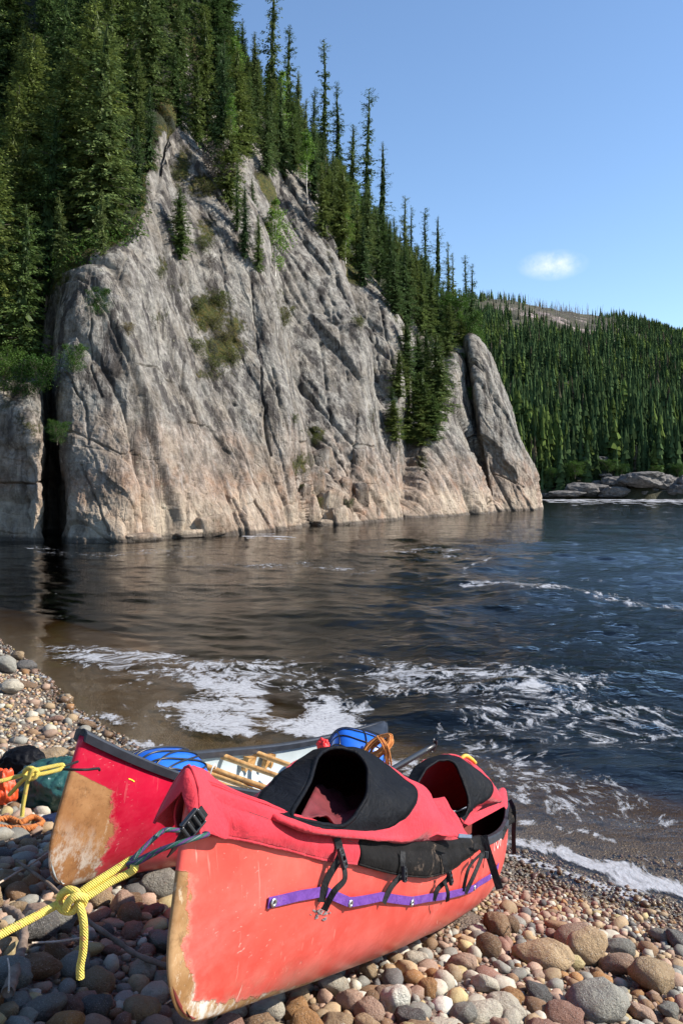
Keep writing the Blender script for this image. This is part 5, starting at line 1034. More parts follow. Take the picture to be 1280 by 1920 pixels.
# ---- the open canoe behind
rb = empty('open_canoe', CB.W(np.array([CB.L/2, 0, 0])), 'crimson canoe behind with black gunwales and pale grey inside, its bow worn to tan', 'canoe')
make_hull(CB, rb, MH['B'], MI)
rv = [.02, .055, .09, .14, .2, .27, .35, .43, .51, .58, .66, .75, .85, .93]
gunwale(CB, rb, -1, 0, 1, w=.034, h=.032, rivets=rv); gunwale(CB, rb, 1, 0, 1, w=.040, h=.036, rivets=rv)
deck_plate(CB, rb, 0.0, .055); deck_plate(CB, rb, .93, 1.0)
def thwart(t0, r=.014, name='thwart', dz=-.02, flat=1.6):
    a = CB.hull(np.array(t0), np.array(1.0), -1); b = CB.hull(np.array(t0), np.array(1.0), 1); a[2] += dz; b[2] += dz; k = np.linspace(0, 1, 24)[:, None]
    p = a*(1-k)+b*k; p[:, 2] -= .006*np.sin(k[:, 0]*math.pi); W_ = CB.W(p); q = np.abs(2*k[:, 0]-1)
    V, F = tube(W_, r*(1+.25*q**3), 10); c = np.concatenate([np.repeat(W_, 10, 0), W_[:1], W_[-1:]]); d = V-c; V = c+d+CB.ex*(d@CB.ex)[:, None]*(flat-1)
    return build(name, V, F, MP['wood'], rb)
for t_ in (.30, .392, .505, .615): thwart(t_, .015)
def hanger(t0, name='seat_hanger'):
    g = CB.hull(np.array(t0), np.array(1.0), 1); mb = MB(); c = g+np.array([0, -.035, -.03])
    arch = [(-.055, .0), (-.055, -.07), (-.035, -.085), (-.02, -.05), (0, -.035), (.02, -.05), (.035, -.085), (.055, -.07), (.055, .0)]
    f = np.array([c+np.array([x, -.012, z]) for x, z in arch]); b = f+np.array([0, .028, 0]); n = len(arch); V = CB.W(np.concatenate([f, b])); i = np.arange(n)
    quads = np.stack([i, (i+1) % n, (i+1) % n+n, i+n], 1); fc = np.array([[0, 1, 2, 3], [5, 6, 7, 8], [0, 3, 4, 4][:4]])
    F = [quads, np.array([[0, 1, 2, 3], [5, 6, 7, 8]]), np.array([[0, 3, 4], [0, 4, 8], [4, 5, 8]]), np.array([[3, 2, 1, 0], [8, 7, 6, 5]])+n, np.array([[4, 3, 0], [8, 4, 0], [8, 5, 4]])+n]
    o = build(name, V, F, MP['wood'], rb, smooth=False); mod_bevel(o, .004)
hanger(.585); hanger(.65)
# no straps are built on the far wall
# paddle lashed under a thwart
def paddle_wood():
    t0 = .38; a = CB.hull(np.array(t0), np.array(1.0), -1); b = CB.hull(np.array(t0), np.array(1.0), 1); a[2] -= .05; b[2] -= .045; b[1] -= .02; a[0] += .05
    A_, B_ = CB.W(a), CB.W(b); r = empty('wooden_paddle', B_, 'wooden paddle tied under a thwart inside the open canoe with white cord', 'paddle')
    k = np.linspace(0.02, .55, 16)[:, None]; build('shaft', *tube(B_*(1-k)+A_*k, .013, 9), MP['wood'], r)
    k = np.linspace(.5, 1.0, 14)[:, None]; w = .03+.06*np.sin(np.linspace(.2, 2.6, 14)); o = build('blade', *ribbon(B_*(1-k)+A_*k, CB.lz+CB.ex*.2, w, .010), MP['wood'], r, smooth=False); mod_bevel(o, .003)
    for kk in (.10, .24):
        c = B_*(1-kk)+A_*kk+CB.lz*.018; a_ = np.linspace(0, 6.283, 17)[:, None]; u = CB.ex*.022; build('tie', *tube(c+np.cos(a_)*u+np.sin(a_)*CB.lz*.036, .0035, 5, cap=False), simple('white_cord', (.8, .78, .74), .7), r)
paddle_wood()
def barrel(name, c, axis, r, l, label, cords, cseed):
    root = empty(name, c, label, 'barrel'); axis = axis/np.linalg.norm(axis); u = np.cross(axis, [0, 0, 1.0]); u /= np.linalg.norm(u); w = np.cross(u, axis)
    prof = [(-.5, .0), (-.5, .35), (-.48, .62), (-.42, .82), (-.32, .95), (-.15, 1.0), (.15, 1.0), (.32, .95), (.42, .82), (.48, .62), (.5, .35), (.5, 0)]
    pr = crom(np.array([(a, b, 0) for a, b in prof]), 46); a = np.arange(36)*2*math.pi/36
    def S(k, al, off=0): x = np.interp(k, np.linspace(0, 1, 46), pr[:, 0]); rr = np.interp(k, np.linspace(0, 1, 46), pr[:, 1]); return np.asarray(c)+axis*(x*l)[..., None]+((rr*r+off)[..., None])*(np.cos(al)[..., None]*w+np.sin(al)[..., None]*u)
    K, A = np.meshgrid(np.linspace(0, 1, 46), a, indexing='ij'); V = S(K, A); V = V+(fbm(V*9+cseed, 2)*.004)[..., None]*w
    build('shell', V.reshape(-1, 3), gridF(46, 36, cv=True), MP['blue'], root)
    for k0, k1, a0, a1 in cords:
        s = np.linspace(0, 1, 24); build('cord', *tube(S(k0+(k1-k0)*s, a0+(a1-a0)*s+.15*np.sin(s*3), .004), .0045, 6), MP['plastic'], root)
    return root, S
barrel('blue_barrel', P(303, 1478, 3.72), CB.ex, .168, .44, 'blue barrel with black cords lying in the bow of the open canoe', [(.1, .9, -.9+.35*i, -.1+.35*i) for i in range(5)]+[(.9, .1, -.2+.4*i, .6+.3*i) for i in range(3)], 1)
r2_, S2 = barrel('blue_barrel', P(664, 1424, 5.55), CB.ex*.5+CB.ly*-.8, .185, .36, 'blue barrel under a black cord net in the stern of the open canoe', [(.05, .95, -1.2+.45*i, -.7+.5*i) for i in range(6)]+[(.2, .3, -1.5, 1.5), (.5, .52, -1.5, 1.5), (.75, .72, -1.5, 1.5)], 5)
# black dry bag next to the rear barrel
def blob(name, c, rad, mat, seed, amp=.12, sc=3, parent=None, sub=5, squash=1.0, fold=0.0):
    bm = bmesh.new(); bmesh.ops.create_icosphere(bm, subdivisions=sub, radius=1); V = np.array([v.co[:] for v in bm.verts]); F = np.array([[v.index for v in f.verts] for f in bm.faces]); bm.free()
    n = V.copy(); d = 1+fbm(n*1.2+seed, 3)*amp*2+fbm(n*sc+seed, 4)*amp+fold*(1-np.abs(fbm(n*np.array([sc, sc, sc*.5])+seed*2, 3))*3)
    V = V*d[:, None]*np.asarray(rad)*1.0; V[:, 2] = np.where(V[:, 2] < -rad[2]*.55, -rad[2]*.55+(V[:, 2]+rad[2]*.55)*.2, V[:, 2])
    return build(name, V+np.asarray(c), F, mat, parent, origin=c)
o = blob('dry_bag', P(706, 1432, 5.75), (.07, .13, .15), MF['pad'], 3, .1); tag(o, 'black dry bag standing behind the rear blue barrel', 'bag')
def coil(name, c, label, mat, n, R0, r, squash, drop, seed, cat='rope'):
    rg = np.random.default_rng(seed); root = empty(name, c, label, cat); mb = MB()
    for i in range(n):
        a = np.linspace(0, 6.283, 26); ph = rg.normal(0, .22); rr = R0*(1+rg.normal(0, .1)); q = np.stack([np.cos(a)*rr*squash[0]+rg.normal()*.012, np.sin(a)*rr*squash[1]+rg.normal()*.015, np.sin(a+ph)*rr*squash[2]-drop*(1-np.cos(a))*.5+rg.normal()*.01], -1)
        q = q@np.array([[math.cos(ph), math.sin(ph), 0], [-math.sin(ph), math.cos(ph), 0], [0, 0, 1]]); mb.add(*tube(q+np.asarray(c), r, 6, cap=False))
    mb.build('loops', mat, root); return root
def rope_mat(name, a, b, f, sc=300):
    m = M(name); ob = m.obj(); c = m.mix(m.rng(m.noise(sc*.22, 2, .5, vec=ob), .60, .66, 0, .7), a, b); c = m.mix(m.rng(m.noise(40, 3, vec=ob), .5, .7, 0, .4), c, f)
    w = m.n('ShaderNodeTexWave', wave_type='BANDS', bands_direction='DIAGONAL'); m.l(ob, w.inputs[0]); w.inputs['Scale'].default_value = sc*.35; w.inputs['Distortion'].default_value = 1.5
    v = m.voro(sc*.7, vec=ob); return m.fin(m.bsdf(m.mix(m.rng(v, .4, .8, 0, .10), c, m.mix(1.0, c, (.5, .4, .3), 'MULTIPLY')), .8, m.bump(m.math('ADD', w.outputs[1], v), 1.0, .0018)))
MR = {'yellow': rope_mat('yellow_rope', (.72, .56, .10), (.62, .24, .10), (.80, .66, .24), 300), 'orange': rope_mat('orange_rope', (.62, .22, .05), (.75, .40, .12), (.5, .16, .04)), 'braid': rope_mat('orange_brown_rope', (.45, .14, .03), (.10, .04, .02), (.5, .2, .05), 160)}
def rope_multi(name):
    m = M(name); ob = m.obj(); sp = m.attr('ang'); ln_ = m.attr('len')
    ph = m.math('FRACT', m.math('ADD', m.math('MULTIPLY', sp, 2.0), m.math('MULTIPLY', ln_, 22.0)))
    c = m.ramp(ph, [(0.0, (.006, .075, .045)), (.34, (.07, .012, .10)), (.66, (.008, .05, .045)), (.9, (.16, .15, .18))]); m_ = c.node; m_.color_ramp.interpolation = 'CONSTANT'
    return m.fin(m.bsdf(c, .7, m.bump(m.voro(500, vec=ob), .7, .0015)))
MR['multi'] = rope_multi('green_purple_rope')
def rope(name, paths, label, mat, r, root=None, cat='rope'):
    root = root or empty(name, paths[0][1][0] if not isinstance(paths[0][1], list) else PP(paths[0][1])[0], label, cat)
    for nm, pts in paths:
        p = PP(pts); k = max(30, int(np.linalg.norm(np.diff(p, axis=0), axis=1).sum()/.006)); p = crom(p, k); V, F = tube(p, r, 10); ang = np.concatenate([np.tile(np.arange(10)/10, k), [0, 0]]); ln_ = np.concatenate([np.repeat(np.linspace(0, np.linalg.norm(np.diff(p, axis=0), axis=1).sum(), k), 10), [0, 0]])
        build(nm, V, F, mat, root, attrs={'ang': ang, 'len': ln_})
    return root
coil('rope_coil', P(708, 1384, 5.35), 'coil of orange rope draped over the rear blue barrel', MR['orange'], 13, .085, .006, (.9, .6, .35), .10, 4)
rope('rope_tail', [('tail', [(712, 1382, 5.3), (722, 1398, 5.28), (727, 1420, 5.3), (728, 1438, 5.35)]), ('tail', [(706, 1380, 5.3), (716, 1396, 5.27), (722, 1415, 5.3), (724, 1436, 5.35)]), ('tail', [(716, 1384, 5.3), (727, 1402, 5.28), (732, 1425, 5.3), (733, 1434, 5.35)])], 'loose orange strands hanging from the rope coil over the canoe stern', MR['orange'], .006)
o = blob('red_glove', P(606, 1400, 5.3), (.035, .03, .045), simple('red_rubber', (.75, .02, .02), .5), 9, .3, 4, sub=4, fold=.12); tag(o, 'small crumpled red glove by the rear blue barrel', 'glove')
# black paddle shaft leaning out between the canoes
def paddle_black():
    a, b = P(735, 1443, 3.9), P(812, 1398, 4.35); r = empty('black_paddle', a, 'black shafted paddle leaning out between the two cockpit hoods', 'paddle'); a2 = a-(b-a)*1.6; k = np.linspace(0, 1, 10)[:, None]
    build('shaft', *tube(a2*(1-k)+b*k, .0145, 12), MP['plastic'], r); d = (b-a)/np.linalg.norm(b-a); s = np.cross(d, [0, 0, 1.0]); s = s*.3+np.array([0, 0, 1.0])*.9; s /= np.linalg.norm(s)
    o = build('grip', *tube(crom([b-s*.035, b+d*.012-s*.018, b+d*.016, b+d*.012+s*.018, b+s*.035], 16), [.010]*3+[.013]*10+[.010]*3, 10), MP['plastic'], r)
    k = np.linspace(0, 1, 12)[:, None]; p = a2-d*.02-(d*.45)*k; o = build('blade', *ribbon(p, CA.lz, .05+.12*np.sin(np.linspace(.1, 2.9, 12)), .012), MP['plastic'], r, smooth=False)
paddle_black()
# yellow mooring ropes
rope('mooring_rope', [('line', [(-60, 1785, 1.50), (0, 1753, 1.55), (60, 1722, 1.60), (108, 1696, 1.64), (125, 1690, 1.65)]),
    ('strand', [(135, 1686, 1.655), (170, 1660, 1.67), (210, 1635, 1.70), (243, 1614, 1.72), (250, 1612, 1.722), (252, 1618, 1.72), (240, 1622, 1.715)]), ('strand', [(140, 1692, 1.645), (165, 1680, 1.66), (205, 1655, 1.685), (240, 1638, 1.70), (253, 1628, 1.70), (250, 1622, 1.705)]),
    ('knot', [(112, 1695, 1.645), (115, 1678, 1.64), (130, 1668, 1.635), (146, 1676, 1.63), (148, 1694, 1.63), (136, 1708, 1.63), (118, 1706, 1.632), (112, 1692, 1.64), (120, 1680, 1.65), (138, 1684, 1.66), (154, 1690, 1.65)]), ('knot', [(124, 1704, 1.625), (130, 1690, 1.618), (144, 1680, 1.62), (158, 1684, 1.635), (156, 1696, 1.645)]),
    ('tail', [(146, 1682, 1.635), (150, 1700, 1.628), (156, 1722, 1.625), (158, 1750, 1.625), (156, 1785, 1.625), (151, 1812, 1.625), (151, 1834, 1.625)])], 'thick yellow mooring rope knotted in front of the covered canoe', MR['yellow'], .0078)
rope('bow_loop', [('loop', [(246, 1614, 1.715), (258, 1602, 1.72), (280, 1580, 1.745), (303, 1560, 1.79), (315, 1556, 1.80), (335, 1557, 1.83)]), ('loop', [(243, 1628, 1.71), (262, 1612, 1.705), (300, 1594, 1.70), (345, 1578, 1.71), (388, 1565, 1.76), (384, 1563, 1.80)]), ('loop', [(240, 1620, 1.71), (256, 1618, 1.70), (275, 1608, 1.70), (290, 1600, 1.70), (305, 1591, 1.705)])], 'green and purple cord loop tied through the bow of the covered canoe', MR['multi'], .0052)
rope('mooring_rope', [('line', [(-60, 1478, 2.75), (0, 1465, 2.78), (30, 1457, 2.80), (48, 1452, 2.81)]), ('strand', [(58, 1446, 2.82), (85, 1440, 2.84), (115, 1434, 2.86), (119, 1438, 2.86)]), ('strand', [(60, 1454, 2.81), (85, 1450, 2.83), (112, 1443, 2.85), (118, 1438, 2.86)]),
    ('knot', [(46, 1454, 2.81), (48, 1444, 2.80), (58, 1440, 2.79), (68, 1446, 2.79), (68, 1456, 2.79), (58, 1461, 2.79), (48, 1456, 2.80), (50, 1447, 2.82), (64, 1450, 2.83)]), ('knot', [(54, 1461, 2.78), (58, 1450, 2.775), (66, 1443, 2.78), (72, 1449, 2.80)]), ('tail', [(58, 1456, 2.79), (52, 1468, 2.79), (48, 1488, 2.79), (44, 1510, 2.79), (42, 1530, 2.79)]), ('tail', [(50, 1458, 2.82), (38, 1468, 2.84), (26, 1482, 2.86), (18, 1490, 2.88)])], 'yellow mooring rope knotted to the bow of the open canoe', MR['yellow'], .0072)
rope('black_rope', [('loop', [(118, 1437, 2.86), (132, 1433, 2.90), (146, 1428, 3.0)]), ('loop', [(114, 1442, 2.855), (140, 1443, 2.85), (165, 1443, 2.87), (184, 1441, 2.93), (187, 1444, 2.97)])], 'black cord loop through the bow of the open canoe', MF['web'], .0045)
o = (lambda mb: [mb.add(*ribbon(crom([CB.hullW(*CB.find(x, y), -1, .003) for x, y in ((243, 1459), (249, 1461), (254, 1463))], 8), -CB.ly, .004, .001)), mb][1])(MB()).build('yellow_paint_tick', simple('yellow_paint', (.85, .75, .05), .5), rb, smooth=False)
# gear on the ground at the left
def gz(x, y, D0=3.0):                # where the view ray through a photo position meets the beach
    D = np.linspace(1.2, 16, 1500); X = (x-640)*D/FPX; z = CAMZ-(y-HOR)*D/FPX; g_ = ground_z(X, D); k = int(np.argmax(z <= g_)); return np.array([X[k], D[k], g_[k]])
tarp = simple('green_tarp', (.022, .075, .066), .32, .5, 5, .8, .02); p = gz(100, 1525)
o = blob('tarp_bundle', p+np.array([-.01, .10, .11]), (.20, .15, .14), tarp, 21, .16, 2.6, fold=.17); tag(o, 'crumpled dark green tarp bundle on the stones left of the open canoe', 'tarp')
o = blob('black_bag', gz(20, 1490)+np.array([-.04, .30, .10]), (.14, .11, .09), MF['black'], 25, .1, 3, fold=.07); tag(o, 'black bag lying behind the green tarp bundle', 'bag')
o = blob('orange_bag', gz(0, 1525)+np.array([-.02, .08, .09]), (.07, .06, .10), simple('orange_nylon', (.62, .07, .015), .5, .3, 8, .8, .01), 27, .22, 1.8, fold=.16); tag(o, 'small orange bag at the left edge of the view', 'bag')
o = blob('blue_bag', gz(115, 1560)+np.array([0, .05, .02]), (.13, .08, .05), simple('navy_nylon', (.012, .02, .06), .6, .4, 8, .8, .01), 29, .1, 3, fold=.08); tag(o, 'flat navy bag under the green tarp bundle', 'bag')
pb = [gz(x, y)+np.array([0, 0, .035]) for x, y in ((-20, 1556), (15, 1548), (40, 1556), (62, 1546), (80, 1556), (60, 1566), (25, 1568), (-10, 1564))]; pb = crom(pb, 160); T, N, B = frames(pb); root = empty('braided_rope', pb[0], 'orange and brown braided rope lying on shaded stones below the tarp', 'rope')
for k in range(3): a = np.arange(160)*.55+k*2.094; build('strand', *tube(pb+(np.cos(a)[:, None]*N+np.sin(a)[:, None]*B)*.009, .0075, 7), MR['braid'], root)
# driftwood
def stick(px, label, r0, r1, mat, lift=.03, forks=()):
    p = crom([gz(x, y)+np.array([0, 0, lift+dz]) for x, y, dz in px], 40); root = tag(build('driftwood', *tube(p, np.linspace(r0, r1, 40)*(1+.15*np.sin(np.arange(40)*1.7)), 8), mat), label, 'driftwood')
    return root
DW = bark('driftwood_bark', (.10, .07, .05), (.26, .19, .14), 14); DL = bark('pale_driftwood', (.36, .27, .19), (.60, .50, .40), 14)
stick([(-10, 1700, .04), (60, 1665, .06), (110, 1645, .09), (130, 1640, .1)], 'pale thin reed crossing behind the yellow knot', .004, .0025, DL)
stick([(30, 1655, .05), (60, 1678, .05), (100, 1705, .04), (160, 1760, .03), (215, 1800, .03), (260, 1835, .03), (330, 1860, .03)], 'long brown stick running from the yellow knot to the canoe bow', .0055, .009, DW, .035)
stick([(10, 1745, .04), (35, 1765, .05), (45, 1800, .04), (30, 1860, .03), (15, 1900, .02)], 'curved grey root in the shade at the lower left', .012, .016, DW, .03)
stick([(60, 1808, .02), (110, 1805, .02), (150, 1798, .02)], 'short pale twig on the dark stones under the rope tail', .003, .004, DL, .04)
stick([(15, 1870, .06), (18, 1900, .07), (17, 1930, .05)], 'thin dry stem at the bottom left corner', .002, .0025, DL, .04)
stick([(945, 1703, .0), (975, 1712, .0), (1005, 1718, .0)], 'short brown twig on the gravel right of the covered canoe', .007, .004, DW, .03)
stick([(930, 1720, .02), (945, 1750, .02), (958, 1775, .02)], 'thin brown twig leaning on a pointed stone right of the canoe', .003, .002, DW, .05)
stick([(310, 1925, .02), (340, 1905, .02), (365, 1885, .02)], 'thin pale root touching the foot of the canoe bow', .002, .0015, DL, .04)
stick([(27, 1400, .02), (33, 1380, .06), (38, 1355, .08), (36, 1340, .08)], 'small upright twig on the sunny gravel', .004, .002, DW, .02)
stick([(30, 1390, .04), (60, 1375, .06), (95, 1368, .05)], 'arching dark twig on the sunny gravel', .004, .002, DW, .03)
# ================================================================== STONES
def stone_mat(name, use_attr):
    m = M(name); ob = m.obj()
    base = m.n('ShaderNodeAttribute', attribute_name='col').outputs['Color'] if use_attr else m.n('ShaderNodeObjectInfo').outputs['Color']
    rnd = 0.0 if use_attr else m.n('ShaderNodeObjectInfo').outputs['Random']
    v = ob
    if not use_attr:
        a = m.n('ShaderNodeVectorMath', operation='ADD'); m.l(ob, a.inputs[0]); cb = m.n('ShaderNodeCombineXYZ'); m.l(m.math('MULTIPLY', rnd, 50), cb.inputs[0]); m.l(cb.outputs[0], a.inputs[1]); v = a.outputs[0]
    k = 30 if use_attr else 1.6
    n1 = m.noise(k, 5, .65, vec=v); n2 = m.noise(k*9, 4, .7, vec=v); n3 = m.noise(k*2.3, 5, .7, vec=v, stretch=(1, 3, 1))
    c = m.mix(m.rng(n1, .3, .7, .0, .5), base, m.mix(1.0, base, (.62, .52, .46), 'MULTIPLY')); c = m.mix(m.rng(n2, .58, .68, 0, .55), c, (.58, .55, .51)); c = m.mix(m.rng(n2, .42, .33, 0, .60), c, (.06, .05, .045))
    c = m.mix(m.rng(n3, .60, .72, 0, .35), c, (.42, .22, .12))
    sx = m.n('ShaderNodeSeparateXYZ'); gp = m.n('ShaderNodeNewGeometry'); m.l(gp.outputs['Position'], sx.inputs[0]); wet = m.rng(sx.outputs[2], .065, .03); c = m.mix(m.math('MULTIPLY', wet, .7), c, m.mix(1.0, c, (.22, .17, .14), 'MULTIPLY'))
    h = m.math('ADD', m.math('MULTIPLY', n1, .6), m.math('MULTIPLY', n2, .18)); return m.fin(m.bsdf(c, m.rng(wet, 0, 1, .82, .25), m.bump(h, .7, .012 if use_attr else .12), spec=.3))
SM, SMA = stone_mat('cobble_stone', False), stone_mat('pebble_stone', True)
def stone_shape(seed, sub=3):
    rg = np.random.default_rng(seed); bm = bmesh.new(); bmesh.ops.create_icosphere(bm, subdivisions=sub, radius=1); V = np.array([v.co[:] for v in bm.verts]); F = np.array([[v.index for v in f.verts] for f in bm.faces]); bm.free()
    V = np.sign(V)*np.abs(V)**rg.uniform(.82, 1.0); d = 1+fbm(V*.9+seed*3.1, 2)*.42+fbm(V*2.2+seed, 2)*.10
    for _ in range(rg.integers(1, 4)):                         # broken facets on some stones
        n = rg.normal(size=3); n /= np.linalg.norm(n); h = V@n; cut = rg.uniform(.62, .85); V = V-np.outer(np.maximum(h-cut, 0)*.8, n)
    return V*d[:, None]*np.array([1.0, rg.uniform(.68, .95), rg.uniform(.52, .78)]), F
SHP = [stone_shape(300+i) for i in range(14)]; SHS = [stone_shape(300+i, 2) for i in range(10)]; SHT = [stone_shape(330+i, 1) for i in range(8)]
SME = []
for V, F in SHP:
    me = bpy.data.meshes.new('cobble'); me.from_pydata(V.tolist(), [], F.tolist()); me.polygons.foreach_set('use_smooth', [True]*len(me.polygons)); me.materials.append(SM); SME.append(me)
PAL = [('tan', (0.361, 0.260, 0.149), 4), ('pinkish', (0.373, 0.254, 0.179), 4), ('grey', (0.240, 0.233, 0.197), 3), ('pale', (0.459, 0.419, 0.328), 3), ('brown', (0.217, 0.133, 0.071), 2), ('reddish', (0.240, 0.133, 0.095), 1.3), ('dark grey', (0.114, 0.110, 0.102), .7), ('rusty', (0.325, 0.172, 0.066), 1.2), ('yellowish', (0.446, 0.362, 0.179), .7), ('white', (0.554, 0.546, 0.464), .8)]
PW = np.array([p[2] for p in PAL]); PW = PW/PW.sum(); rs = np.random.default_rng(44)
PLC = []                              # x, y, radius of what already lies on the beach
NSTONE = [0]
def canoe_clear(x, y, r, z):
    for c in (CA, CB):
        d = np.array([x, y, 0])-c.P0; ex = np.array([c.ex[0], c.ex[1]]); L = np.linalg.norm(ex); ex /= L; t = (d[0]*ex[0]+d[1]*ex[1])/(c.L*L)
        if -.02 < t < 1.02:
            s = abs(-d[0]*ex[1]+d[1]*ex[0]); kz = c.P0[2]+c.ex[2]*t*c.L+float(c.keel(np.clip(t, 0, 1)))
            if s < r+float(c.width(np.clip(t, 0, 1)))*.55*(1 if t > .03 else 2) and z > kz-.005: return False
    return True
def cobble(x, y, r, ci, label, sh=None, rz=None, el=1.0, sink=.30, tall=1.0, tilt=None):
    g_ = float(ground_z(np.array(x), np.array(y))); me = SME[sh if sh is not None else rs.integers(len(SME))]
    o = bpy.data.objects.new('cobble', me); COL.objects.link(o); sc = np.array([r*el, r, r*tall]); o.scale = sc; o.location = (x, y, g_+r*tall*.62*(1-sink)); o.rotation_euler = (rs.normal(0, .22), rs.normal(0, .22) if tilt is None else tilt, rs.random()*6.28 if rz is None else rz)
    c = np.array(PAL[ci][1])*rs.uniform(.8, 1.2); o.color = (*c, 1); o['label'] = label; o['category'] = 'stone'; o['group'] = 'cobbles on the beach'; PLC.append((x, y, r*max(.8, min(el, 1.2)))); NSTONE[0] += 1; return o
# stones one can point to in the photograph: (photo x, y of centre, half width px, colour, elongation, label)
for x, y, w, ci, el, tall, lab in [
 (1225, 1838, 50, 0, 1.15, 1.0, 'big smooth tan boulder at the right edge of the beach'), (1122, 1893, 66, 2, 1.0, .75, 'large speckled grey boulder at the bottom right'), (1018, 1795, 52, 0, 1.3, .9, 'long tan boulder with a rounded top in the group right of the canoe'), (1103, 1785, 46, 0, 1.15, 1.1, 'egg-shaped tan boulder right of the long tan one'),
 (1078, 1760, 38, 1, 1.2, .9, 'pinkish boulder behind the egg-shaped tan one'), (1075, 1812, 26, 8, 1.1, .9, 'small yellow stone between two tan boulders'), (1157, 1815, 34, 1, 1.2, .9, 'pinkish grey boulder left of the big smooth one'), (1160, 1782, 32, 2, 1.1, .8, 'flat grey boulder behind the pinkish grey one'),
 (740, 1885, 34, 9, 1.0, 1.0, 'round whitish stone at the bottom below the canoe'), (654, 1885, 32, 1, 1.0, 1.0, 'pinkish brown stone left of the round whitish one'), (695, 1885, 22, 4, .9, 1.1, 'brown upright stone beside the round whitish one'), (500, 1905, 40, 3, 1.2, .8, 'pale grey stone at the bottom edge beside the canoe keel'), (870, 1905, 30, 2, 1.0, .8, 'grey speckled stone at the bottom edge'), (1060, 1912, 38, 5, 1.1, .7, 'pink stone at the bottom edge left of the speckled boulder'),
 (690, 1825, 24, 0, 1.1, 1.0, 'tan stone just under the keel of the covered canoe'), (625, 1855, 32, 3, 1.2, .9, 'pale stone by the keel near the bow'), (932, 1740, 30, 4, .9, 1.3, 'pointed brown stone standing by the stern half of the canoe'), (958, 1738, 20, 4, .9, 1.2, 'rusty brown stone beside the pointed one'), (915, 1780, 32, 4, 1.1, .9, 'brown rough stone near the middle of the sunny cobbles'), (865, 1815, 34, 1, 1.2, .8, 'pinkish flat stone among the sunny cobbles'), (910, 1850, 30, 3, 1.1, .9, 'pale rounded stone among the sunny cobbles'), (960, 1875, 26, 7, .9, 1.0, 'rusty angular stone in the lower sunny cobbles'), (1010, 1868, 28, 6, 1.0, .9, 'dark grey stone left of the speckled boulder'),
 (1240, 1760, 22, 2, 1.1, .9, 'grey stone on the gravel near the right edge'), (1275, 1770, 28, 6, 1.1, .9, 'dark stone cut by the right edge of the view'), (1205, 1905, 30, 1, 1.0, .8, 'pinkish stone right of the speckled boulder'), (1255, 1900, 30, 2, 1.0, .8, 'mottled grey stone in the bottom right corner'), (560, 1880, 24, 0, 1.1, .9, 'tan stone under the keel left of the pale one'), (805, 1860, 24, 7, 1.0, .9, 'rusty stone in the middle of the bottom cobbles'), (780, 1800, 24, 3, 1.1, .8, 'pale stone close under the canoe side'),
 (300, 1665, 42, 2, 1.1, .9, 'big grey boulder in the shade between the two canoes'), (62, 1745, 46, 6, 1.1, 1.0, 'large dark round boulder under the yellow rope'), (12, 1655, 28, 0, 1.0, 1.1, 'sunlit tan angular stone at the left edge'), (25, 1708, 26, 0, 1.2, .8, 'half-shaded tan stone below the angular one'), (112, 1790, 40, 4, 1.6, .8, 'long brown stone lying in the shade under the rope tail'), (130, 1890, 34, 5, 1.1, .9, 'dark reddish stone in the shade at the bottom'), (170, 1895, 40, 6, 1.2, .9, 'dark grey stone in the shade at the bottom'), (30, 1880, 26, 2, 1.0, .8, 'pale grey stone in the shade at the lower left'), (10, 1900, 26, 0, 1.0, .8, 'sunlit tan stone in the bottom left corner'), (50, 1912, 22, 3, 1.0, .8, 'sunlit pale stone in the bottom left corner'), (240, 1690, 24, 4, 1.3, .9, 'brown stone behind the yellow strands'), (285, 1710, 22, 5, 1.3, .8, 'reddish stone in the shade beside the stem'), (200, 1755, 20, 6, 1.0, .9, 'small dark round stone right of the rope tail'), (205, 1790, 26, 5, 1.3, .7, 'dark reddish flat stone right of the rope tail'), (245, 1745, 26, 5, 1.2, .8, 'dark reddish stone between the stem and the rope tail'),
 (78, 1420, 46, 0, 1.4, .6, 'long flat tan boulder behind the tarp'), (8, 1250, 26, 2, 1.0, 1.0, 'grey boulder at the water edge on the left'), (32, 1232, 14, 0, 1.0, 1.0, 'small tan boulder standing in the shallows at the left'), (48, 1250, 20, 6, 1.2, .8, 'dark wet boulder in the shallows at the left'), (18, 1292, 26, 3, 1.1, .9, 'pale boulder on the sunny gravel at the left edge'), (40, 1283, 26, 4, 2.0, .5, 'long brown wet stone lying half in the water'), (100, 1350, 16, 5, 1.3, .6, 'flat reddish stone in the foam at the left'), (163, 1360, 20, 4, 1.3, .6, 'brown wet stone in the foam behind the open canoe'), (232, 1392, 14, 4, 1.4, .6, 'small wet stone by the waterline behind the blue barrel')]:
    p = gz(x, y+w*.45*tall); r = .86*w*p[1]/FPX/(max(el, 1)**.5)
    cobble(p[0], p[1]+r*.3, r, ci, lab, el=el, tall=tall*.95/.66*.9, sink=.2, rz=rs.normal(0, .5))
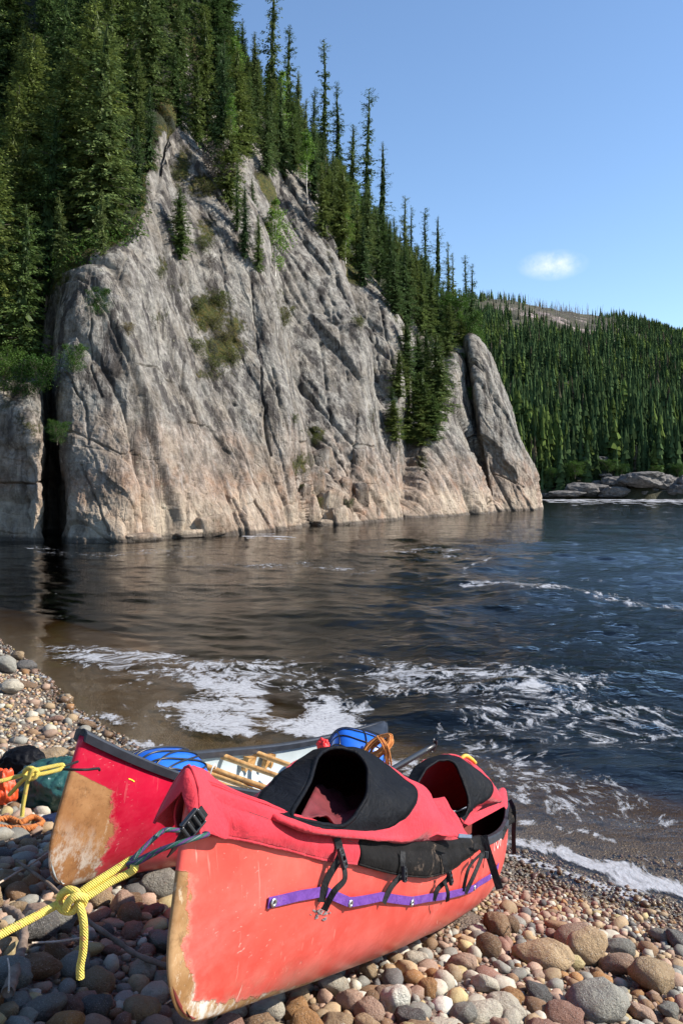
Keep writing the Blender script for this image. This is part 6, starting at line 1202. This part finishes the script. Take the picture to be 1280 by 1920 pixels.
def place_random():
    out = []
    cell = {}
    def free(x, y, r, k=.82):
        i, j = int(x/.15), int(y/.15)
        for a in range(i-2, i+3):
            for b in range(j-2, j+3):
                for (u, v, q) in cell.get((a, b), ()):
                    if (x-u)**2+(y-v)**2 < ((r+q)*k)**2: return False
        return True
    def put(x, y, r): cell.setdefault((int(x/.15), int(y/.15)), []).append((x, y, r))
    for x, y, r in PLC: put(x, y, r)
    for rmin, rmax, tries, zone in ((.042, .06, 1500, 0), (.028, .045, 9000, 0), (.017, .028, 26000, 0), (.010, .017, 52000, 0)):
        Y = 1.5+rs.random(tries)**1.25*(5.2 if rmin > .02 else 4.6); A = rs.uniform(-.48, .48, tries); X = A*Y; d = shore_dist(X, Y); g_ = ground_z(X, Y)
        n = fbm(np.stack([X*.8, Y*.8, 0*X], -1), 2)
        for i in range(tries):
            if d[i] < -.15 and (d[i] < -.9 or rs.random() < .8): continue
            r = rs.uniform(rmin, rmax)
            if r > .03 and (d[i] < 1.0+.5*n[i]) and rs.random() < .93: continue
            if r > .045 and (d[i] < 2.0) and rs.random() < .8: continue
            if r > .018 and d[i] < .55 and rs.random() < .8: continue
            if not free(X[i], Y[i], r) or not canoe_clear(X[i], Y[i], r, g_[i]+r*.9): continue
            put(X[i], Y[i], r); out.append((X[i], Y[i], r, g_[i]))
    # far gravel on the left shore
    t_ = 16000; Y = rs.uniform(6, 15, t_); X = rs.uniform(-.46, -.12, t_)*Y; d = shore_dist(X, Y); g_ = ground_z(X, Y)
    for i in range(t_):
        if d[i] < -.12: continue
        r = rs.uniform(.016, .03) if rs.random() < .8 else rs.uniform(.03, .085)
        if free(X[i], Y[i], r) and canoe_clear(X[i], Y[i], r, g_[i]+r): put(X[i], Y[i], r); out.append((X[i], Y[i], r, g_[i]))
    return out
ST = place_random()
size = [s[2]/s[1] if s[2] > .02 else 0 for s in ST]; order = np.argsort(size)[::-1]; NI = 300-NSTONE[0]; indiv = set(order[:NI].tolist()); used_l = {}
for i in order[:NI]:
    x, y, r, g_ = ST[i]; ci = int(rs.choice(len(PAL), p=PW)); el = rs.uniform(.9, 1.35); tall = rs.uniform(.8, 1.25); px, py = 640+FPX*x/y, HOR+(CAMZ-g_)*FPX/y
    zone = 'in the deep shade left of the covered canoe' if px < 345 and py > 1640 else 'in the shade between the canoes' if px < 345 else 'in the bottom cobbles near the keel' if px < 700 else 'among the sunny cobbles below the canoe' if px < 950 else 'near the big tan boulders' if py > 1740 and px < 1180 else 'on the gravel towards the foam' if py < 1740 else 'at the right edge of the beach'
    shp = 'long' if el > 1.25 else 'upright' if tall > 1.12 else 'flat' if tall < .88 else 'round' if el < 1.0 else 'oval'
    cobble(x, y, r, ci, '%s %s %s stone %s' % ('large' if size[i] > .028 else 'middling' if size[i] > .017 else 'small', PAL[ci][0], shp, zone), el=el, tall=tall)
def pebble_mass():
    mb = {0: [[], [], []], 1: [[], [], []]}
    for i, (x, y, r, g_) in enumerate(ST):
        if i in indiv: continue
        big = r/y > .0085; V, F = (SHS[rs.integers(10)] if big else SHT[rs.integers(8)]); a = rs.random()*6.28; c, q = math.cos(a), math.sin(a); s = np.array([r*rs.uniform(.9, 1.3), r, r*rs.uniform(.8, 1.2)])
        v = V*s; tx = rs.normal(0, .25); v = np.stack([v[:, 0], v[:, 1]*math.cos(tx)-v[:, 2]*math.sin(tx), v[:, 1]*math.sin(tx)+v[:, 2]*math.cos(tx)], -1)
        v = np.stack([v[:, 0]*c-v[:, 1]*q+x, v[:, 0]*q+v[:, 1]*c+y, v[:, 2]+g_+r*.25], -1); k = 0; col = np.array(PAL[int(rs.choice(len(PAL), p=PW))][1])*rs.uniform(.7, 1.25)
        mb[k][0].append(v); mb[k][1].append(F); mb[k][2].append(np.tile(col, (len(v), 1)))
    n = 0; Fs = []
    for v, F in zip(mb[0][0], mb[0][1]): Fs.append(F+n); n += len(v)
    o = build('pebbles', np.concatenate(mb[0][0]), np.concatenate(Fs), SMA, cols=np.concatenate(mb[0][2])); tag(o, 'small mixed pebbles and gravel filling the beach between the larger stones', 'pebbles', kind='stuff')
pebble_mass(); print('stones', NSTONE[0], len(ST))
BM = bpy.data.materials['cliff_granite']
for i, (x, y, w, h, el, lab) in enumerate([(592, 905, 26, 30, .2, 'squared block leaning on the wall under the grass tufts'), (622, 940, 24, 26, -.2, 'brown fractured block in the middle of the fallen blocks'), (588, 955, 18, 30, .3, 'narrow upright block left of the fractured one'), (640, 968, 26, 20, .1, 'broad block near the water among the fallen blocks'), (608, 985, 34, 9, .0, 'low flat slab at the waterline under the fallen blocks'), (676, 868, 15, 34, .05, 'tall square pillar block standing in the crack'),
    (600, 866, 30, 26, .3, 'rounded block on the ledge above the fallen blocks'), (650, 915, 14, 24, .0, 'slim block beside the pillar crack'), (682, 930, 14, 26, .1, 'pale block under the pillar'), (572, 925, 14, 22, -.1, 'small dark block at the left of the fallen blocks'), (350, 998, 30, 9, .0, 'flat pale slab at the waterline under the main wall'), (262, 1008, 46, 12, .05, 'long smooth slab meeting the water at the left'), (395, 985, 34, 22, .1, 'blocky step of rock above the water left of the cracks')]):
    c = cliff_at(x, y); D = c[1]; sc_ = D/FPX; V, F = stone_shape(700+i, 4); V = V/np.abs(V).max(0); V = np.sign(V)*np.abs(V)**.55; V = V+fbm(V*1.7+i, 3)[:, None]*V*.16; V = V*np.array([w*sc_, w*sc_*.8, h*sc_]); q_ = el; V = np.stack([V[:, 0]*math.cos(q_)-V[:, 2]*math.sin(q_), V[:, 1], V[:, 0]*math.sin(q_)+V[:, 2]*math.cos(q_)], -1)
    a_ = rs.uniform(.3, .9); V = np.stack([V[:, 0]*math.cos(a_)-V[:, 1]*math.sin(a_), V[:, 0]*math.sin(a_)+V[:, 1]*math.cos(a_), V[:, 2]], -1); c = c+np.array([-.1, .25, 0])
    me_ = build('rock_block', V+c, F, BM, attrs={'moss': np.full(len(V), .15), 'crev': np.zeros(len(V))}); tag(me_, lab, 'rock', 'fallen blocks at the foot of the cliff')
# ---- rocks on the far shore
RM = simple('far_shore_rock', (.11, .10, .092), .85, .6, 1.6, .8, .15)
for i, (x, y, w, h, lab) in enumerate([(1060, 926, 34, 9, 'low flat grey rock at the left end of the far shore rocks'), (1098, 918, 42, 16, 'smooth sloping slab on the far shore, sunlit on its left'), (1118, 916, 16, 18, 'rounded rock with a rusty face beside the sloping slab'), (1150, 922, 26, 12, 'brown grey rock behind the white water'), (1152, 905, 24, 14, 'dark block above the brown grey rock on the far shore'), (1182, 915, 18, 16, 'dark split rock in the middle of the far shore'), (1205, 900, 44, 22, 'largest dark rock of the far shore with an overhanging edge'), (1240, 905, 40, 24, 'long pale slab sloping to the right on the far shore'),
    (1222, 925, 12, 8, 'small round rock at the foot of the largest far rock'), (1275, 918, 28, 14, 'rock at the right end of the far shore'), (1250, 926, 16, 9, 'small dark rock near the right end of the far shore'), (1115, 862, 26, 8, 'pale outcrop among the trees above the far shore rocks'), (1300, 905, 30, 20, 'rock just at the right margin of the far shore'), (1195, 928, 10, 6, 'small boulder in front of the dark split rock'), (1135, 892, 12, 6, 'small rock under the trees of the far shore')]):
    D = 150+(i % 3)*2 if y > 880 else 160; c = P(x, y, D); s = D/FPX; V, F = stone_shape(400+i, 4); V = V+np.stack([fbm(V*2.5+i+k*9, 4) for k in range(3)], -1)*.22
    V = np.sign(V)*np.abs(V)**.85; V = V*np.array([w*s*.95, w*s*.8, h*s*1.05]); o = build('shore_rock', V+c, F, RM, origin=c, smooth=False); tag(o, lab, 'rock', 'rocks on the far shore')
rr_ = np.random.default_rng(61)
for i in range(34):                   # the low jagged line of smaller rocks
    x = 1022+i*8.2+rr_.normal(0, 3); D = 151+rr_.uniform(-1.5, 4); w, h = rr_.uniform(5, 15), rr_.uniform(4, 11)*(.5+.5*min(1, i/9)); c = P(x, 931-h*.25-rr_.uniform(0, 8)*min(1, i/8), D); s = D/FPX; V, F = stone_shape(500+i, 3); V = V+np.stack([fbm(V*2+i+k*9, 3) for k in range(3)], -1)*.3; V = np.sign(V)*np.abs(V)**.8*np.array([w*s, w*s*.8, h*s*1.1])
    o = build('shore_rock', V+c, F, RM, origin=c, smooth=False); tag(o, 'small dark jagged rock in the low line along the far shore', 'rock', 'small rocks of the far shore line')
for i, (x, yb, yt, lab) in enumerate([(1078, 895, 862, 'bright green bush left of the far outcrop'), (1165, 890, 868, 'green bush above the far dark block'), (1230, 890, 872, 'green bush above the long pale slab'), (1270, 892, 868, 'green bush at the right end of the far shore'), (1035, 895, 875, 'low green bush by the dark foot of the far wood'), (1140, 885, 860, 'green bush right of the far outcrop')]):
    D = 153.5; h = (yb-yt)*D/FPX; plant(BUSH[i % 3], P(x, yb, D), h/2.1, i, lab, None, 1.5)
